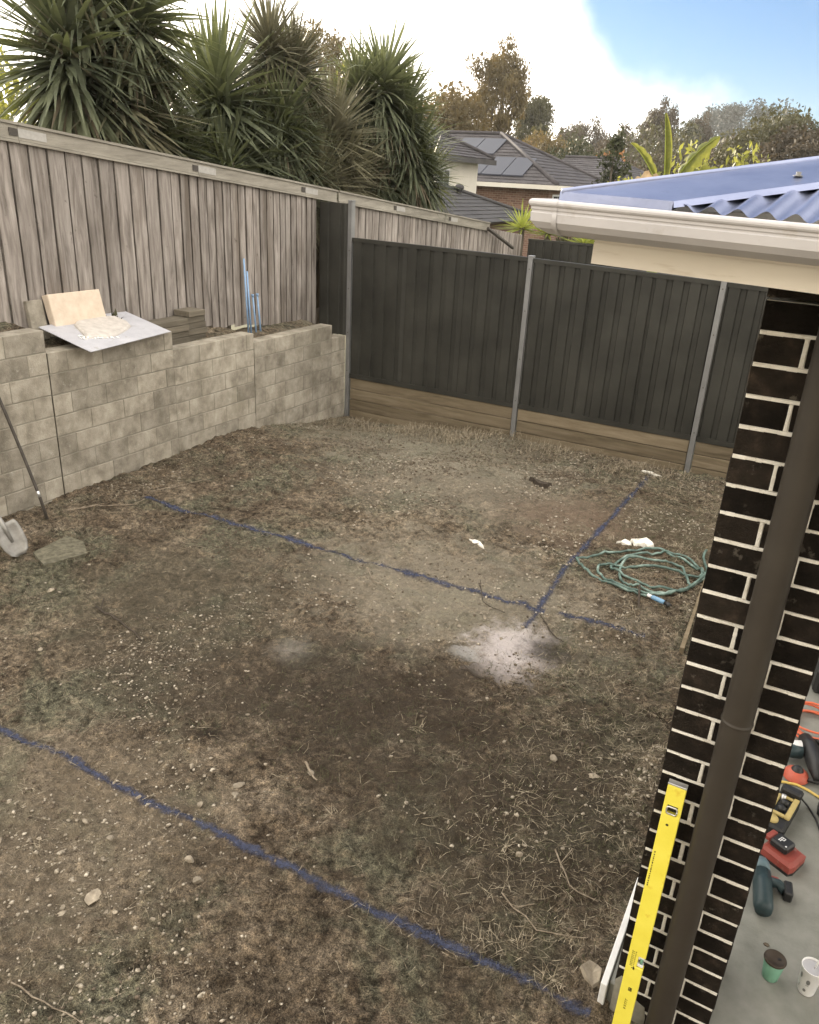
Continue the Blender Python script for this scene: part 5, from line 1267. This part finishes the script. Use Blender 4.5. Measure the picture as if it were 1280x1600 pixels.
def houses():
    # main tiled house with the brick wall
    root = thing('tiled_house', 'brick house with dark tiled hip roof and solar panels behind the fences', 'house', (0, 0, 0))
    E = (-11.28, 33.0, 2.97); k = 4.58; h = 2.06; L = -24.0
    A = (E[0]-k, E[1]+k, E[2]+h); Bk = (E[0], E[1]+2*k, E[2]); Rl = (L+3, E[1]+k, E[2]+h); El = (L, E[1], E[2])
    rf = MB(); tile_face(rf, El, E, Rl, A, 15); r_ = rf.build('roof', M['tile'], root); r_['kind'] = 'stuff'
    rf = MB(); tile_face(rf, E, Bk, A, A, 15); r_ = rf.build('roof', M['tile'], root); r_['kind'] = 'stuff'
    MB().add([El, Rl, A, Bk, (L, Bk[1], E[2])], [(0, 1, 4), (1, 2, 3, 4)]).build('back_roof', M['tile'], root)
    caps(root, [(E, A), (Bk, A), (A, Rl)], M['tile'])
    MB().box((L, E[1]-.12, E[2]-.17), (E[0]+.12, E[1]-.01, E[2]+.0)).box((E[0]+.01, E[1]-.01, E[2]-.17), (E[0]+.12, Bk[1], E[2])).build('gutter', M['farwall'], root)
    MB().box((L+.5, E[1]+.5, -5), (E[0]-.5, Bk[1]-.5, E[2]-.1)).build('wall', M['farbrick'], root)
    for yy in (E[1]+1.6, E[1]+3.4): frame_window(root, (E[0]-.5, yy, E[2]-1.0), 1.2, 1.3, 'y')
    def sol(x0, x1, t0, t1, n, rows):
        dz = h/k; 
        for i in range(n):
            for j in range(rows):
                xa, xb = x0+(x1-x0)*i/n, x0+(x1-x0)*(i+1)/n; a, b_ = t0+(t1-t0)*j/rows, t0+(t1-t0)*(j+1)/rows
                P = []
                for off in (.05, .10):
                    P += [(xa+.02, E[1]+a+.02, E[2]+dz*a+off), (xb-.02, E[1]+a+.02, E[2]+dz*a+off), (xb-.02, E[1]+b_-.02, E[2]+dz*b_+off), (xa+.02, E[1]+b_-.02, E[2]+dz*b_+off)]
                MB().add(P, [(0, 3, 2, 1), (4, 5, 6, 7)]+[(q, (q+1) % 4, 4+(q+1) % 4, 4+q) for q in range(4)]).build('solar_panel', M['solar'], root)
    sol(-15.9, -13.0, .5, 2.1, 3, 1); sol(-17.4, -15.2, 2.4, 3.9, 2, 1)
    # cream wing in front
    w_ = thing('cream_house', 'cream rendered upper storey with its own tiled hip roof beside the brick house', 'house', (0, 0, 0))
    E = (-12.12, 28.3, 3.69); k = 1.6; A = (E[0]-k, E[1]-k, E[2]+.80); E0 = (-12.12, 20.5, 3.69); R0 = (A[0], 22.1, A[2]); W0 = (-15.3, 20.5, 3.69); W1 = (-15.3, 28.3, 3.69)
    rf = MB(); tile_face(rf, E0, E, R0, A, 9); r_ = rf.build('roof', M['tile'], w_); r_['kind'] = 'stuff'
    MB().add([E0, E, A, R0, W0, W1], [(1, 5, 2), (5, 4, 3, 2), (4, 0, 3)]).build('back_roof', M['tile'], w_)
    caps(w_, [(E, A), (A, R0), (E0, R0)], M['tile'], .08)
    MB().box((E[0]+.0, 20.5, 3.52), (E[0]+.11, 28.3, 3.68)).build('gutter', M['darktile'], w_)
    MB().box((-15.0, 21, -5), (-12.56, 27.95, 3.58)).build('wall', M['farwall'], w_)
    frame_window(w_, (-12.56, 25.2, 3.02), .9, .6, 'y')
    # lower dark roof
    l_ = thing('garage', 'low dark tiled roof with a round vent in front of the cream house', 'garage', (0, 0, 0))
    E = (-8.93, 25.0, 1.95); k = 2.12; A = (E[0]-k, E[1]-k, E[2]+.76); E0 = (-8.93, 18.9, 1.95); R0 = (A[0], 20.9, A[2]); W0 = (-13.2, 18.9, 1.95); W1 = (-13.2, 25.0, 1.95)
    rf = MB(); tile_face(rf, E0, E, R0, A, 9, .022); r_ = rf.build('roof', M['darktile'], l_); r_['kind'] = 'stuff'
    MB().add([E0, E, A, R0, W0, W1], [(1, 5, 2), (5, 4, 3, 2), (4, 0, 3)]).build('back_roof', M['darktile'], l_)
    caps(l_, [(E, A), (A, R0), (E0, R0)], M['darktile'], .06)
    MB().box((-12.9, 19.3, -4), (-9.3, 24.6, 1.9)).build('wall', M['farbrick'], l_)
    MB().lathe([(.08, 0), (.08, .12), (.13, .13), (.14, .2), (.08, .26), (.0001, .27)], 12, (-10.7, 22.6, 2.60)).build('vent', M['darktile'], l_, True)
    # far roof wing at the right
    f_ = thing('far_house', 'far small tiled roof wing just right of the big hip', 'house', (0, 0, 0))
    zt, ze = 4.45, 3.35; y0, y1 = 42.0, 46.5
    P = [(-15.6, y0, ze), (-10.4, y0, ze), (-13.6, y1, zt), (-15.6, y1, zt)]
    rf = MB(); tile_face(rf, P[0], P[1], P[3], (-12.6, y1, zt), 10); r_ = rf.build('roof', M['tile'], f_); r_['kind'] = 'stuff'
    rf = MB(); tile_face(rf, P[1], (-10.4, 51, ze), (-12.6, y1, zt), (-12.6, y1, zt), 10); r_ = rf.build('roof', M['tile'], f_); r_['kind'] = 'stuff'
    caps(f_, [((-10.4, y0, ze), (-12.6, y1, zt)), ((-12.6, y1, zt), (-15.6, y1, zt))], M['tile'])
    MB().box((-15.6, 42.4, -5), (-10.8, 50.5, ze-.05)).build('wall', M['farbrick'], f_)
random.seed(9)
houses()
